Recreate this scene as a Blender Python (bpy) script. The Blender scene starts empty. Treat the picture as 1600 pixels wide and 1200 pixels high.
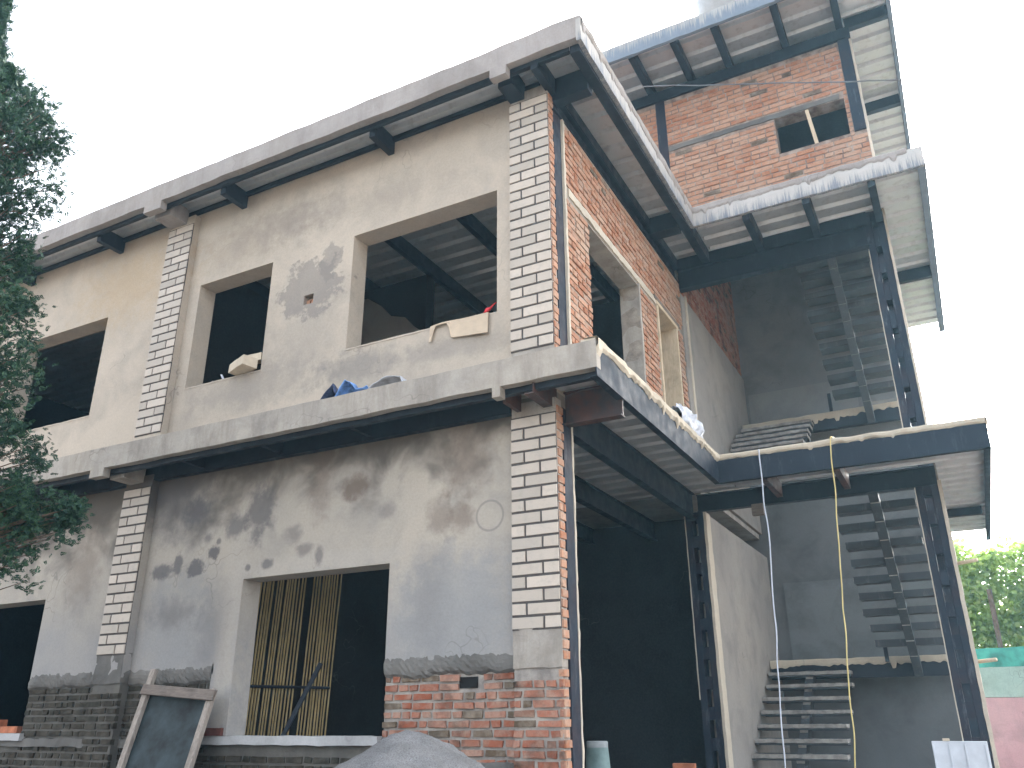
import bpy, math, random
from mathutils import Vector, Matrix, noise
R = math.radians
random.seed(7)
S = bpy.context.scene
COL = S.collection

# ------------------------------------------------------------------ camera
cam_d = bpy.data.cameras.new('camera')
cam = bpy.data.objects.new('camera', cam_d)
COL.objects.link(cam)
S.camera = cam
cam_d.sensor_width = 36.0
cam_d.lens = 1304.56 / 1600 * 36
cam_d.clip_end = 2000
cam_d.clip_start = 0.05
rv = Vector((0.88298048, 0.46937551, -0.00566632))
uv = Vector((0.18128549, -0.32984657, 0.92646468))
fv = Vector((-0.43299081, 0.81907745, 0.37633905))
M = Matrix((rv, uv, -fv)).transposed().to_4x4()
M.translation = Vector((2.897, -6.402, 1.65))
cam.matrix_world = M

# ------------------------------------------------------------------ light
SUN_EL, SUN_AZ = 34, 8            # azimuth measured from +Y towards +X
w = bpy.data.worlds.new('World')
S.world = w
w.use_nodes = True
nt = w.node_tree
bg = nt.nodes['Background']
sky = nt.nodes.new('ShaderNodeTexSky')
sky.sky_type = 'NISHITA'
sky.sun_disc = False
sky.sun_elevation = R(SUN_EL)
sky.sun_rotation = R(SUN_AZ)
sky.dust_density = 6.0
sky.air_density = 1.0
sky.ozone_density = 1.0
hs = nt.nodes.new('ShaderNodeHueSaturation')
hs.inputs['Saturation'].default_value = 0.30
nt.links.new(sky.outputs[0], hs.inputs['Color'])
nt.links.new(hs.outputs[0], bg.inputs['Color'])
bg.inputs['Strength'].default_value = 0.15
sd = bpy.data.lights.new('sun', 'SUN')
sd.energy = 0.5
sd.angle = R(50)
sd.color = (1.0, 0.95, 0.87)
sun = bpy.data.objects.new('sun', sd)
COL.objects.link(sun)
dvec = Vector((math.sin(R(SUN_AZ)) * math.cos(R(SUN_EL)), math.cos(R(SUN_AZ)) * math.cos(R(SUN_EL)), math.sin(R(SUN_EL))))
sun.rotation_euler = dvec.to_track_quat('Z', 'Y').to_euler()
S.view_settings.view_transform = 'Standard'
S.view_settings.look = 'None'
S.view_settings.exposure = 2.75
S.view_settings.gamma = 1

HAZE_DENSITY, HAZE_ANISO = 0.0018, 0.35

# ------------------------------------------------------------------ materials
class NM:
    """small node helper"""
    def __init__(s, name, rough=0.85, metal=0.0, spec=0.3):
        s.m = bpy.data.materials.new(name)
        s.m.use_nodes = True
        s.t = s.m.node_tree
        s.b = s.t.nodes['Principled BSDF']
        s.b.inputs['Roughness'].default_value = rough
        s.b.inputs['Metallic'].default_value = metal
        s.b.inputs['Specular IOR Level'].default_value = spec
        s._pos = None
    def node(s, k, **kw):
        n = s.t.nodes.new(k)
        for a, v in kw.items():
            setattr(n, a, v)
        return n
    def link(s, a, b):
        s.t.links.new(a, b)
    def pos(s):
        if not s._pos:
            s._pos = s.node('ShaderNodeNewGeometry').outputs['Position']
        return s._pos
    def setin(s, sock, v):
        if hasattr(v, 'node'):
            s.link(v, sock)
        else:
            sock.default_value = v
    def noise(s, scale, detail=5, rough=0.6, vec=None, stretch=None, dist=0.0):
        n = s.node('ShaderNodeTexNoise')
        n.inputs['Scale'].default_value = scale
        n.inputs['Detail'].default_value = detail
        n.inputs['Roughness'].default_value = rough
        n.inputs['Distortion'].default_value = dist
        v = vec or s.pos()
        if stretch:
            mp = s.node('ShaderNodeMapping')
            mp.inputs['Scale'].default_value = stretch
            s.link(v, mp.inputs['Vector'])
            v = mp.outputs[0]
        s.link(v, n.inputs['Vector'])
        return n.outputs['Fac']
    def ramp(s, fac, *stops):
        n = s.node('ShaderNodeValToRGB')
        cr = n.color_ramp
        while len(cr.elements) < len(stops):
            cr.elements.new(0.5)
        for e, (p, c) in zip(cr.elements, stops):
            e.position = p
            e.color = (c, c, c, 1) if not isinstance(c, tuple) else (*c, 1)
        s.link(fac, n.inputs['Fac'])
        return n.outputs['Color']
    def math(s, op, a, b=0.0, c=0.0, clamp=False):
        n = s.node('ShaderNodeMath', operation=op, use_clamp=clamp)
        for i, v in enumerate((a, b, c)):
            s.setin(n.inputs[i], v)
        return n.outputs[0]
    def mapr(s, v, a, b, c=0.0, d=1.0, smooth=False):
        n = s.node('ShaderNodeMapRange')
        if smooth:
            n.interpolation_type = 'SMOOTHSTEP'
        s.link(v, n.inputs['Value'])
        for k, x in zip(('From Min', 'From Max', 'To Min', 'To Max'), (a, b, c, d)):
            n.inputs[k].default_value = x
        return n.outputs[0]
    def mix(s, f, a, b, mode='MIX'):
        n = s.node('ShaderNodeMix', data_type='RGBA', blend_type=mode)
        s.setin(n.inputs['Factor'], f)
        s.setin(n.inputs['A'], a if hasattr(a, 'node') else (*a, 1))
        s.setin(n.inputs['B'], b if hasattr(b, 'node') else (*b, 1))
        return n.outputs['Result']
    def xyz(s):
        n = s.node('ShaderNodeSeparateXYZ')
        s.link(s.pos(), n.inputs[0])
        return n.outputs
    def rand(s):
        return s.node('ShaderNodeNewGeometry').outputs['Random Per Island']
    def color(s, c):
        s.setin(s.b.inputs['Base Color'], c if hasattr(c, 'node') else (*c, 1))
    def bump(s, h, strength=0.4, dist=0.01):
        n = s.node('ShaderNodeBump')
        n.inputs['Strength'].default_value = strength
        n.inputs['Distance'].default_value = dist
        s.link(h, n.inputs['Height'])
        s.link(n.outputs[0], s.b.inputs['Normal'])

def m_plaster(name, light, mid, dark, blobs=(), rings=(), wet_shade=0.0, run=0.0):
    a = NM(name, 0.92, spec=0.2)
    big = a.ramp(a.noise(0.55, 4, 0.55), (0.36, 0.0), (0.64, 1.0))
    c = a.mix(big, mid, light)
    n2 = a.ramp(a.noise(1.7, 6, 0.62, dist=0.4), (0.46, 0.0), (0.66, 1.0))
    c = a.mix(a.math('MULTIPLY', n2, 0.55), c, dark)
    tr = a.ramp(a.noise(3.2, 5, 0.6, stretch=(1, 1, 0.35)), (0.40, 0.0), (0.72, 1.0))
    c = a.mix(a.math('MULTIPLY', tr, 0.28), c, light)
    if run:
        st = a.ramp(a.noise(4.5, 6, 0.7, stretch=(1, 1, 0.22), dist=0.3), (0.47, 0.0), (0.66, 1.0))
        c = a.mix(a.math('MULTIPLY', st, run), c, (0.15, 0.13, 0.11))
        st = a.ramp(a.noise(1.1, 5, 0.65), (0.5, 0.0), (0.68, 1.0))
        c = a.mix(a.math('MULTIPLY', st, run * .8), c, (0.26, 0.22, 0.17))
    if wet_shade:  # damp blotches plus shade under the ledge painted into the colour
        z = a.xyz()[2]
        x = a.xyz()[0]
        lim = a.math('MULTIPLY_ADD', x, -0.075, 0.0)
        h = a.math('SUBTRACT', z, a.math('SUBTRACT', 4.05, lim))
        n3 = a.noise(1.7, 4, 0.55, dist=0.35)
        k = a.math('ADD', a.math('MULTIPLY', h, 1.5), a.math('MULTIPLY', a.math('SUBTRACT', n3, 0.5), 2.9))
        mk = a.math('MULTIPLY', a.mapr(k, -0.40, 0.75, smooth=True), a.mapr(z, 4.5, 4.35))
        c = a.mix(a.math('MULTIPLY', mk, wet_shade), c, (0.085, 0.072, 0.06))
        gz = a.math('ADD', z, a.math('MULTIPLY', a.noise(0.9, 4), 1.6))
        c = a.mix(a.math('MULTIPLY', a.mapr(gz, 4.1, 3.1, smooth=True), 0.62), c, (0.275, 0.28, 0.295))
    dn = a.noise(5.5, 4, 0.6)
    dn2 = a.noise(15, 3, 0.6)
    wob = a.math('ADD', a.math('MULTIPLY', a.math('SUBTRACT', dn, 0.5), 2.2), a.math('MULTIPLY', a.math('SUBTRACT', dn2, 0.5), 0.9))
    if blobs:
        X, Y, Z = a.xyz()[0], a.xyz()[1], a.xyz()[2]
        for (bx, bz, rx, rz, st, col, soft) in blobs:
            u = a.math('MULTIPLY', a.math('SUBTRACT', X, bx), 1.0 / rx)
            v = a.math('MULTIPLY', a.math('SUBTRACT', Z, bz), 1.0 / rz)
            d = a.math('SQRT', a.math('ADD', a.math('MULTIPLY', u, u), a.math('MULTIPLY', v, v)))
            d = a.math('ADD', d, wob)
            mk = a.math('MULTIPLY', a.mapr(d, 1.0 + soft * 1.3, 1.0 - soft * 1.3, smooth=True), st)
            c = a.mix(mk, c, col)
        for (bx, bz, rr, st) in rings:
            u = a.math('SUBTRACT', X, bx)
            v = a.math('SUBTRACT', Z, bz)
            d = a.math('SQRT', a.math('ADD', a.math('MULTIPLY', u, u), a.math('MULTIPLY', v, v)))
            mk = a.math('MULTIPLY', a.mapr(a.math('ABSOLUTE', a.math('SUBTRACT', d, rr)), 0.014, 0.006), st)
            c = a.mix(mk, c, (0.2, 0.19, 0.18))
    vo = a.node('ShaderNodeTexVoronoi')
    vo.feature = 'DISTANCE_TO_EDGE'
    vo.inputs['Scale'].default_value = 0.55
    wv = a.node('ShaderNodeVectorMath', operation='ADD')
    nn = a.node('ShaderNodeTexNoise')
    nn.inputs['Scale'].default_value = 3.0
    a.link(a.pos(), nn.inputs['Vector'])
    a.link(a.pos(), wv.inputs[0])
    a.link(nn.outputs['Color'], wv.inputs[1])
    a.link(wv.outputs[0], vo.inputs['Vector'])
    ck = a.math('MULTIPLY', a.mapr(vo.outputs['Distance'], 0.006, 0.0015), a.ramp(a.noise(0.8, 3), (0.52, 0.0), (0.62, 1.0)))
    c = a.mix(a.math('MULTIPLY', ck, 0.4), c, (0.13, 0.12, 0.11))
    fine = a.noise(38, 4, 0.7)
    c = a.mix(a.math('MULTIPLY', a.ramp(fine, (0.35, 1.0), (0.6, 0.0)), 0.12), c, (0.12, 0.11, 0.10))
    a.color(c)
    hgt = a.math('ADD', a.math('MULTIPLY', fine, 0.35), a.math('ADD', a.noise(6, 4), a.math('MULTIPLY', a.noise(1.8, 3), 2.2)))
    a.bump(hgt, 0.35, 0.012)
    return a.m

DK = (0.115, 0.11, 0.115)
BR = (0.17, 0.13, 0.105)
PALE = (0.46, 0.42, 0.37)
GRY = (0.29, 0.295, 0.30)
gf_blobs = [(-1.12, 2.55, .62, .52, .5, GRY, .25), (-4.5, 2.6, .5, .55, .4, GRY, .3), (-2.7, 3.13, 1.05, .085, .6, PALE, .5), (-3.76, 2.35, .13, .95, .85, PALE, .5), (-4.37, 3.21, .12, .085, .85, DK, .22), (-4.09, 3.35, .085, .08, .85, DK, .22), (-4.62, 3.27, .06, .12, .75, DK, .3), (-4.86, 3.22, .14, .08, .75, DK, .3),
    (-3.81, 3.62, .14, .13, .7, DK, .4), (-4.42, 3.83, .17, .16, .75, DK, .4), (-3.5, 3.72, .18, .28, .75, DK, .4), (-3.32, 3.17, .07, .05, .7, DK, .3),
    (-2.85, 3.27, .10, .06, .55, DK, .4), (-3.01, 3.43, .11, .09, .5, DK, .5), (-2.26, 3.83, .15, .12, .8, BR, .4), (-1.02, 3.41, .11, .14, .6, BR, .5),
    (-1.25, 3.43, .12, .16, .5, BR, .5), (-0.98, 3.95, .22, .30, .6, BR, .6), (-3.58, 3.15, .035, .03, .7, DK, .3), (-2.65, 3.2, .05, .08, .6, DK, .4),
    (-4.05, 3.47, .035, .035, .7, DK, .3), (-4.2, 3.52, .07, .05, .6, DK, .4), (-2.7, 3.95, .14, .32, .5, BR, .6), (-3.95, 2.55, .25, .4, .35, DK, .7),
    (-1.35, 2.7, .16, .5, .25, DK, .8), (-4.6, 2.75, .3, .14, .5, DK, .7), (-6.2, 3.4, .25, .4, .5, BR, .7), (-4.85, 4.05, .5, .45, .6, DK, .6), (-1.85, 3.55, .07, .08, .4, DK, .5)]
uf_blobs = [(-3.10, 6.30, .42, .36, .62, (0.235, 0.215, 0.20), .10), (-2.84, 6.58, .16, .22, .55, (0.235, 0.215, 0.20), .10), (-3.8, 5.2, .9, .22, .4, (0.2, 0.195, 0.19), .6),
    (-2.3, 5.15, .5, .16, .5, (0.19, 0.185, 0.18), .5), (-1.1, 5.12, .6, .12, .4, (0.21, 0.2, 0.19), .5), (-3.1, 5.7, .5, .4, .3, (0.24, 0.23, 0.22), .6), (-4.3, 7.2, .8, .3, .35, (0.25, 0.2, 0.15), .7),
    (-6.3, 7.2, .9, .5, .5, (0.46, 0.33, 0.19), .7), (-2.2, 7.25, .9, .2, .3, (0.23, 0.2, 0.17), .8), (-3.55, 7.35, .6, .25, .4, (0.22, 0.19, 0.17), .6), (-0.85, 5.34, .012, .012, .9, (0.03, 0.03, 0.03), .5)]
MAT = {}
MAT['plaster_up'] = m_plaster('plaster_up', (0.555, 0.48, 0.395), (0.465, 0.405, 0.335), (0.34, 0.30, 0.26), uf_blobs)
MAT['plaster_gf'] = m_plaster('plaster_gf', (0.48, 0.425, 0.355), (0.375, 0.345, 0.305), (0.25, 0.24, 0.225), gf_blobs, [(-0.72, 3.37, .135, .55)], wet_shade=0.85)
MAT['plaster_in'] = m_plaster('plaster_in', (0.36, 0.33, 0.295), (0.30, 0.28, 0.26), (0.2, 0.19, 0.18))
MAT['concrete'] = m_plaster('concrete', (0.46, 0.42, 0.37), (0.36, 0.33, 0.295), (0.19, 0.175, 0.16), run=0.42)
MAT['concrete_top'] = m_plaster('concrete_top', (0.40, 0.37, 0.355), (0.34, 0.31, 0.295), (0.25, 0.225, 0.21), run=0.28)
MAT['render_low'] = m_plaster('render_low', (0.20, 0.215, 0.22), (0.165, 0.178, 0.182), (0.11, 0.118, 0.12))  # darker copy of the render, shade of the lower stairwell in its colour
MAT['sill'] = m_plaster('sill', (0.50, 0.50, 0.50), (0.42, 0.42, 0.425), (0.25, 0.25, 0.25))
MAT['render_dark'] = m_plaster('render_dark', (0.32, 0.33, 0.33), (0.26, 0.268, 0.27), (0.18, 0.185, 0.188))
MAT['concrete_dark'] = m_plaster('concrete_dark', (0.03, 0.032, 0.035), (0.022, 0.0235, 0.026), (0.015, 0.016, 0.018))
MAT['concrete_lower'] = m_plaster('concrete_lower', (0.17, 0.18, 0.183), (0.13, 0.138, 0.142), (0.085, 0.09, 0.093))  # darker copy of the back wall concrete, lower stairwell shade in its colour
MAT['concrete_veil'] = m_plaster('concrete_veil', (0.27, 0.28, 0.285), (0.21, 0.218, 0.222), (0.14, 0.145, 0.148))  # lighter copy of the back wall concrete, glare veil put into its colour
MAT['cement_rough'] = m_plaster('cement_rough', (0.20, 0.19, 0.175), (0.125, 0.12, 0.115), (0.055, 0.055, 0.052))
MAT['edge_pale'] = m_plaster('edge_pale', (0.62, 0.55, 0.45), (0.52, 0.46, 0.37), (0.35, 0.31, 0.26))

def m_tile():
    a = NM('tile', 0.55, spec=0.4)
    c = a.mix(a.rand(), (0.41, 0.36, 0.305), (0.57, 0.495, 0.42))
    c = a.mix(a.math('MULTIPLY', a.ramp(a.noise(14, 5), (0.5, 0), (0.72, 1)), 0.35), c, (0.33, 0.3, 0.26))
    c = a.mix(a.math('MULTIPLY', a.ramp(a.noise(2.5, 4), (0.5, 0), (0.7, 1)), 0.3), c, (0.4, 0.37, 0.33))
    a.color(c)
    a.bump(a.noise(60, 4), 0.25, 0.004)
    return a.m
MAT['tile'] = m_tile()
a = NM('hole_black', 0.95)
a.color((0.012, 0.011, 0.011))
MAT['hole_black'] = a.m
a = NM('grout', 0.95)
a.color(a.mix(a.noise(30), (0.055, 0.05, 0.05), (0.12, 0.11, 0.105)))
MAT['grout'] = a.m

def m_brick(name, c1, c2, c3, grime=None, mort=0.5, gx=None, pale=0.35, odd=0.03):
    a = NM(name, 0.95, spec=0.15)
    r = a.rand()
    c = a.ramp(r, (0.0, c1), (0.45, c2), (0.8, c3), (1 - odd, c3), (1.001 - odd, (0.10, 0.075, 0.05)), (1.0, (0.13, 0.095, 0.065)))
    c = a.mix(a.math('MULTIPLY', a.ramp(a.noise(9, 5), (0.42, 0), (0.7, 1)), mort), c, (0.44, 0.37, 0.30))
    c = a.mix(a.math('MULTIPLY', a.ramp(a.noise(0.9, 4), (0.5, 0), (0.68, 1)), pale), c, (0.42, 0.34, 0.27))
    c = a.mix(a.math('MULTIPLY', a.ramp(a.noise(30, 4), (0.5, 0), (0.7, 1)), 0.35), c, (0.12, 0.07, 0.05))
    if grime:
        g = a.ramp(a.noise(1.6, 6, 0.65), (0.5, 0), (0.66, 1))
        if gx is not None:
            g = a.math('ADD', g, a.mapr(a.xyz()[0], gx, gx - 0.35), clamp=True)
        c = a.mix(a.math('MULTIPLY', g, grime), c, a.mix(a.ramp(a.noise(7, 6, 0.7), (0.35, 0), (0.68, 1)), (0.018, 0.019, 0.015), (0.085, 0.08, 0.066)))
    a.color(c)
    a.bump(a.math('ADD', a.noise(45, 5), a.noise(12, 3)), 0.55, 0.008)
    return a.m
MAT['brick'] = m_brick('brick', (0.35, 0.15, 0.085), (0.43, 0.205, 0.12), (0.49, 0.28, 0.19), mort=0.62, pale=0.55)
MAT['brick_up'] = m_brick('brick_up', (0.36, 0.15, 0.083), (0.42, 0.20, 0.115), (0.46, 0.255, 0.165), mort=0.4)
MAT['brick_base'] = m_brick('brick_base', (0.26, 0.085, 0.05), (0.35, 0.125, 0.075), (0.38, 0.19, 0.135), grime=0.97, gx=-1.72, mort=0.5, pale=0.4, odd=0.12)
def m_mortar(name, c1, c2, gx=None):
    a = NM(name, 0.95, spec=0.1)
    c = a.mix(a.ramp(a.noise(7, 5), (0.35, 0), (0.65, 1)), c1, c2)
    if gx is not None:
        c = a.mix(a.math('MULTIPLY', a.mapr(a.xyz()[0], gx, gx - 0.35), 0.8), c, (0.09, 0.088, 0.08))
    a.color(c)
    a.bump(a.noise(40, 5), 0.7, 0.01)
    return a.m
MAT['mortar'] = m_mortar('mortar', (0.25, 0.22, 0.19), (0.42, 0.37, 0.31))
MAT['mortar_up'] = m_mortar('mortar_up', (0.17, 0.12, 0.10), (0.36, 0.30, 0.25))
MAT['mortar_base'] = m_mortar('mortar_base', (0.22, 0.2, 0.185), (0.40, 0.37, 0.33), gx=-1.72)

def m_steel(name, base, scratch, rust=0.0, streak=0.25, spec=0.3):
    a = NM(name, 0.6, 0.0, spec)
    c = a.mix(a.noise(3, 5), base, tuple(1.7 * x for x in base))
    s1 = a.ramp(a.noise(11, 6, 0.7, stretch=(1, 1, 0.22)), (0.56, 0), (0.70, 1))
    c = a.mix(a.math('MULTIPLY', s1, streak), c, scratch)
    if rust:
        c = a.mix(a.math('MULTIPLY', a.ramp(a.noise(2.2, 6, 0.7), (0.44, 0), (0.62, 1)), rust), c, (0.13, 0.05, 0.03))
    a.color(c)
    a.link(a.mapr(a.noise(8), 0.3, 0.7, 0.42, 0.7), a.b.inputs['Roughness'])
    a.bump(a.noise(25, 4), 0.15, 0.004)
    return a.m
MAT['steel'] = m_steel('steel', (0.011, 0.016, 0.024), (0.14, 0.15, 0.17), streak=0.10)
MAT['steel_col'] = m_steel('steel_col', (0.017, 0.023, 0.034), (0.30, 0.31, 0.33), streak=0.24, rust=0.15, spec=0.1)
MAT['steel_face'] = m_steel('steel_face', (0.02, 0.026, 0.036), (0.13, 0.14, 0.16), streak=0.25, spec=0.06)
MAT['pan'] = m_steel('pan', (0.06, 0.067, 0.073), (0.22, 0.22, 0.22), streak=0.35, spec=0.1)
MAT['steel_rust'] = m_steel('steel_rust', (0.04, 0.032, 0.032), (0.2, 0.14, 0.12), rust=0.8)

def m_deck():
    a = NM('deck', 0.38, 0.5, 0.5)
    c = a.mix(a.noise(2.0, 4), (0.58, 0.60, 0.62), (0.72, 0.735, 0.75))
    c = a.mix(a.math('MULTIPLY', a.ramp(a.noise(9, 5), (0.52, 0), (0.7, 1)), 0.3), c, (0.24, 0.22, 0.21))
    a.color(c)
    a.bump(a.noise(70, 2, stretch=(1, 0.05, 0.05)), 0.2, 0.003)
    return a.m
MAT['deck'] = m_deck()

def m_fascia(name, ztop, h, pale, dark, bias):
    """steel edge with cement slurry that ran down it in streaks"""
    a = NM(name, 0.8, spec=0.25)
    z = a.xyz()[2]
    run = a.noise(60, 4, 0.75, stretch=(1, 1, 0.035))
    run2 = a.noise(11, 4, 0.7, stretch=(1, 1, 0.05))
    d = a.math('MULTIPLY', a.math('SUBTRACT', ztop, z), 1.0 / h)      # 0 top .. 1 bottom
    k = a.math('ADD', a.math('MULTIPLY', run, 1.5), a.math('MULTIPLY', run2, 1.1))
    k = a.math('SUBTRACT', a.math('SUBTRACT', k, a.math('MULTIPLY', d, 0.62)), bias)
    mk = a.mapr(k, -0.2, 0.22, smooth=True)
    pc = a.mix(a.noise(6, 4), pale, tuple(0.72 * x for x in pale))
    dc = a.mix(a.noise(6, 4), dark, tuple(1.8 * x for x in dark))
    a.color(a.mix(mk, dc, pc))
    a.bump(a.math('ADD', mk, a.noise(50, 4)), 0.5, 0.006)
    return a.m
MAT['fascia_mid'] = m_fascia('fascia_mid', 8.10, 0.28, (0.56, 0.54, 0.52), (0.15, 0.165, 0.19), 0.78)
MAT['fascia_side'] = m_fascia('fascia_side', 8.10, 0.28, (0.50, 0.48, 0.46), (0.15, 0.165, 0.19), 0.78)
MAT['fascia_high'] = m_fascia('fascia_high', 11.38, 0.27, (0.46, 0.46, 0.46), (0.14, 0.17, 0.21), 1.1)
MAT['drip'] = m_plaster('drip', (0.60, 0.53, 0.42), (0.50, 0.44, 0.35), (0.35, 0.31, 0.25))

def m_wood(name, c1, c2, sc=(6, 6, 0.8)):
    a = NM(name, 0.8, spec=0.2)
    g = a.noise(9, 5, 0.65, stretch=sc, dist=0.6)
    c = a.mix(a.ramp(g, (0.3, 0), (0.7, 1)), c1, c2)
    c = a.mix(a.math('MULTIPLY', a.ramp(a.noise(4, 5), (0.5, 0), (0.7, 1)), 0.4), c, tuple(0.45 * x for x in c1))
    a.color(c)
    a.bump(g, 0.4, 0.004)
    return a.m
MAT['wood'] = m_wood('wood', (0.24, 0.205, 0.18), (0.42, 0.37, 0.32))
MAT['wood_pale'] = m_wood('wood_pale', (0.5, 0.4, 0.28), (0.66, 0.55, 0.40))
MAT['wood_brown'] = m_wood('wood_brown', (0.14, 0.115, 0.10), (0.25, 0.21, 0.18), (0.8, 6, 6))
MAT['bamboo'] = m_wood('bamboo', (0.30, 0.23, 0.11), (0.52, 0.41, 0.22), (5, 5, 0.5))
def flat(name, c, rough=0.7, var=0.25, sc=6, metal=0.0):
    a = NM(name, rough, metal, 0.35)
    a.color(a.mix(a.ramp(a.noise(sc, 5), (0.35, 0), (0.65, 1)), tuple(x * (1 - var) for x in c), tuple(min(1, x * (1 + var)) for x in c)))
    a.bump(a.noise(sc * 5, 4), 0.2, 0.005)
    return a.m
a = NM('sand', 0.97, spec=0.1)
c = a.mix(a.ramp(a.noise(5, 6, 0.7), (0.3, 0), (0.7, 1)), (0.185, 0.183, 0.184), (0.285, 0.285, 0.292))
c = a.mix(a.ramp(a.noise(120, 3, 0.8), (0.45, 0), (0.7, 1)), c, (0.10, 0.098, 0.095))
a.color(c)
a.bump(a.math('ADD', a.noise(160, 3, 0.8), a.noise(28, 4)), 0.9, 0.012)
MAT['sand'] = a.m
MAT['mesh_dark'] = flat('mesh_dark', (0.022, 0.032, 0.036), 0.7, 0.75, 3.5)
MAT['cable_white'] = flat('cable_white', (0.62, 0.66, 0.74), 0.5, 0.1)
MAT['cable_yellow'] = flat('cable_yellow', (0.72, 0.58, 0.24), 0.5, 0.1)
MAT['cable_grey'] = flat('cable_grey', (0.16, 0.165, 0.18), 0.5, 0.1)
MAT['plastic_blue'] = flat('plastic_blue', (0.16, 0.32, 0.66), 0.35, 0.45, 16)
MAT['plastic_navy'] = flat('plastic_navy', (0.045, 0.065, 0.13), 0.35, 0.5, 25)
MAT['plastic_white'] = flat('plastic_white', (0.50, 0.52, 0.57), 0.45, 0.28, 14)
MAT['red_cloth'] = flat('red_cloth', (0.62, 0.05, 0.06), 0.8, 0.2)
MAT['tan_sheet'] = flat('tan_sheet', (0.52, 0.42, 0.31), 0.6, 0.12)
MAT['block'] = flat('block', (0.58, 0.50, 0.39), 0.85, 0.12)
MAT['bucket'] = flat('bucket', (0.16, 0.24, 0.24), 0.5, 0.2)
MAT['bucket_rim'] = flat('bucket_rim', (0.30, 0.33, 0.34), 0.6, 0.25)
MAT['bottle'] = flat('bottle', (0.03, 0.06, 0.12), 0.25, 0.3)
MAT['panel'] = flat('panel', (0.55, 0.58, 0.63), 0.5, 0.12, 4)
MAT['tank'] = flat('tank', (0.42, 0.46, 0.5), 0.5, 0.1)
MAT['clay'] = flat('clay', (0.46, 0.17, 0.09), 0.9, 0.3, 10)
MAT['clay_dark'] = flat('clay_dark', (0.13, 0.05, 0.04), 0.9, 0.3, 10)
MAT['dirt'] = flat('dirt', (0.17, 0.145, 0.12), 0.95, 0.3, 3)
MAT['bark'] = flat('bark', (0.12, 0.085, 0.06), 0.95, 0.4, 12)
MAT['mesh_green'] = flat('mesh_green', (0.05, 0.28, 0.22), 0.7, 0.45, 3)
MAT['paint_mint'] = m_plaster('paint_mint', (0.40, 0.52, 0.45), (0.32, 0.44, 0.38), (0.20, 0.27, 0.22), run=0.2)
MAT['paint_pink'] = m_plaster('paint_pink', (0.60, 0.36, 0.37), (0.52, 0.29, 0.30), (0.34, 0.22, 0.21), run=0.2)
def m_leaf(name, c1, c2, c3, trans=0.25):
    a = NM(name, 0.65, spec=0.25)
    c = a.ramp(a.rand(), (0.0, c1), (0.55, c2), (1.0, c3))
    c = a.mix(a.math('MULTIPLY', a.ramp(a.noise(2.2, 3), (0.4, 0), (0.65, 1)), 0.5), c, c1)
    a.color(c)
    tb = a.node('ShaderNodeBsdfTranslucent')
    a.link(c, tb.inputs[0])
    mx = a.node('ShaderNodeMixShader')
    mx.inputs[0].default_value = trans
    a.link(a.b.outputs[0], mx.inputs[1])
    a.link(tb.outputs[0], mx.inputs[2])
    a.link(mx.outputs[0], a.t.nodes['Material Output'].inputs['Surface'])
    return a.m
MAT['conifer'] = m_leaf('conifer', (0.016, 0.042, 0.033), (0.030, 0.085, 0.05), (0.07, 0.14, 0.06), 0.12)
MAT['hedge'] = m_leaf('hedge', (0.24, 0.36, 0.08), (0.38, 0.52, 0.15), (0.54, 0.62, 0.26), 0.55)

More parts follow.
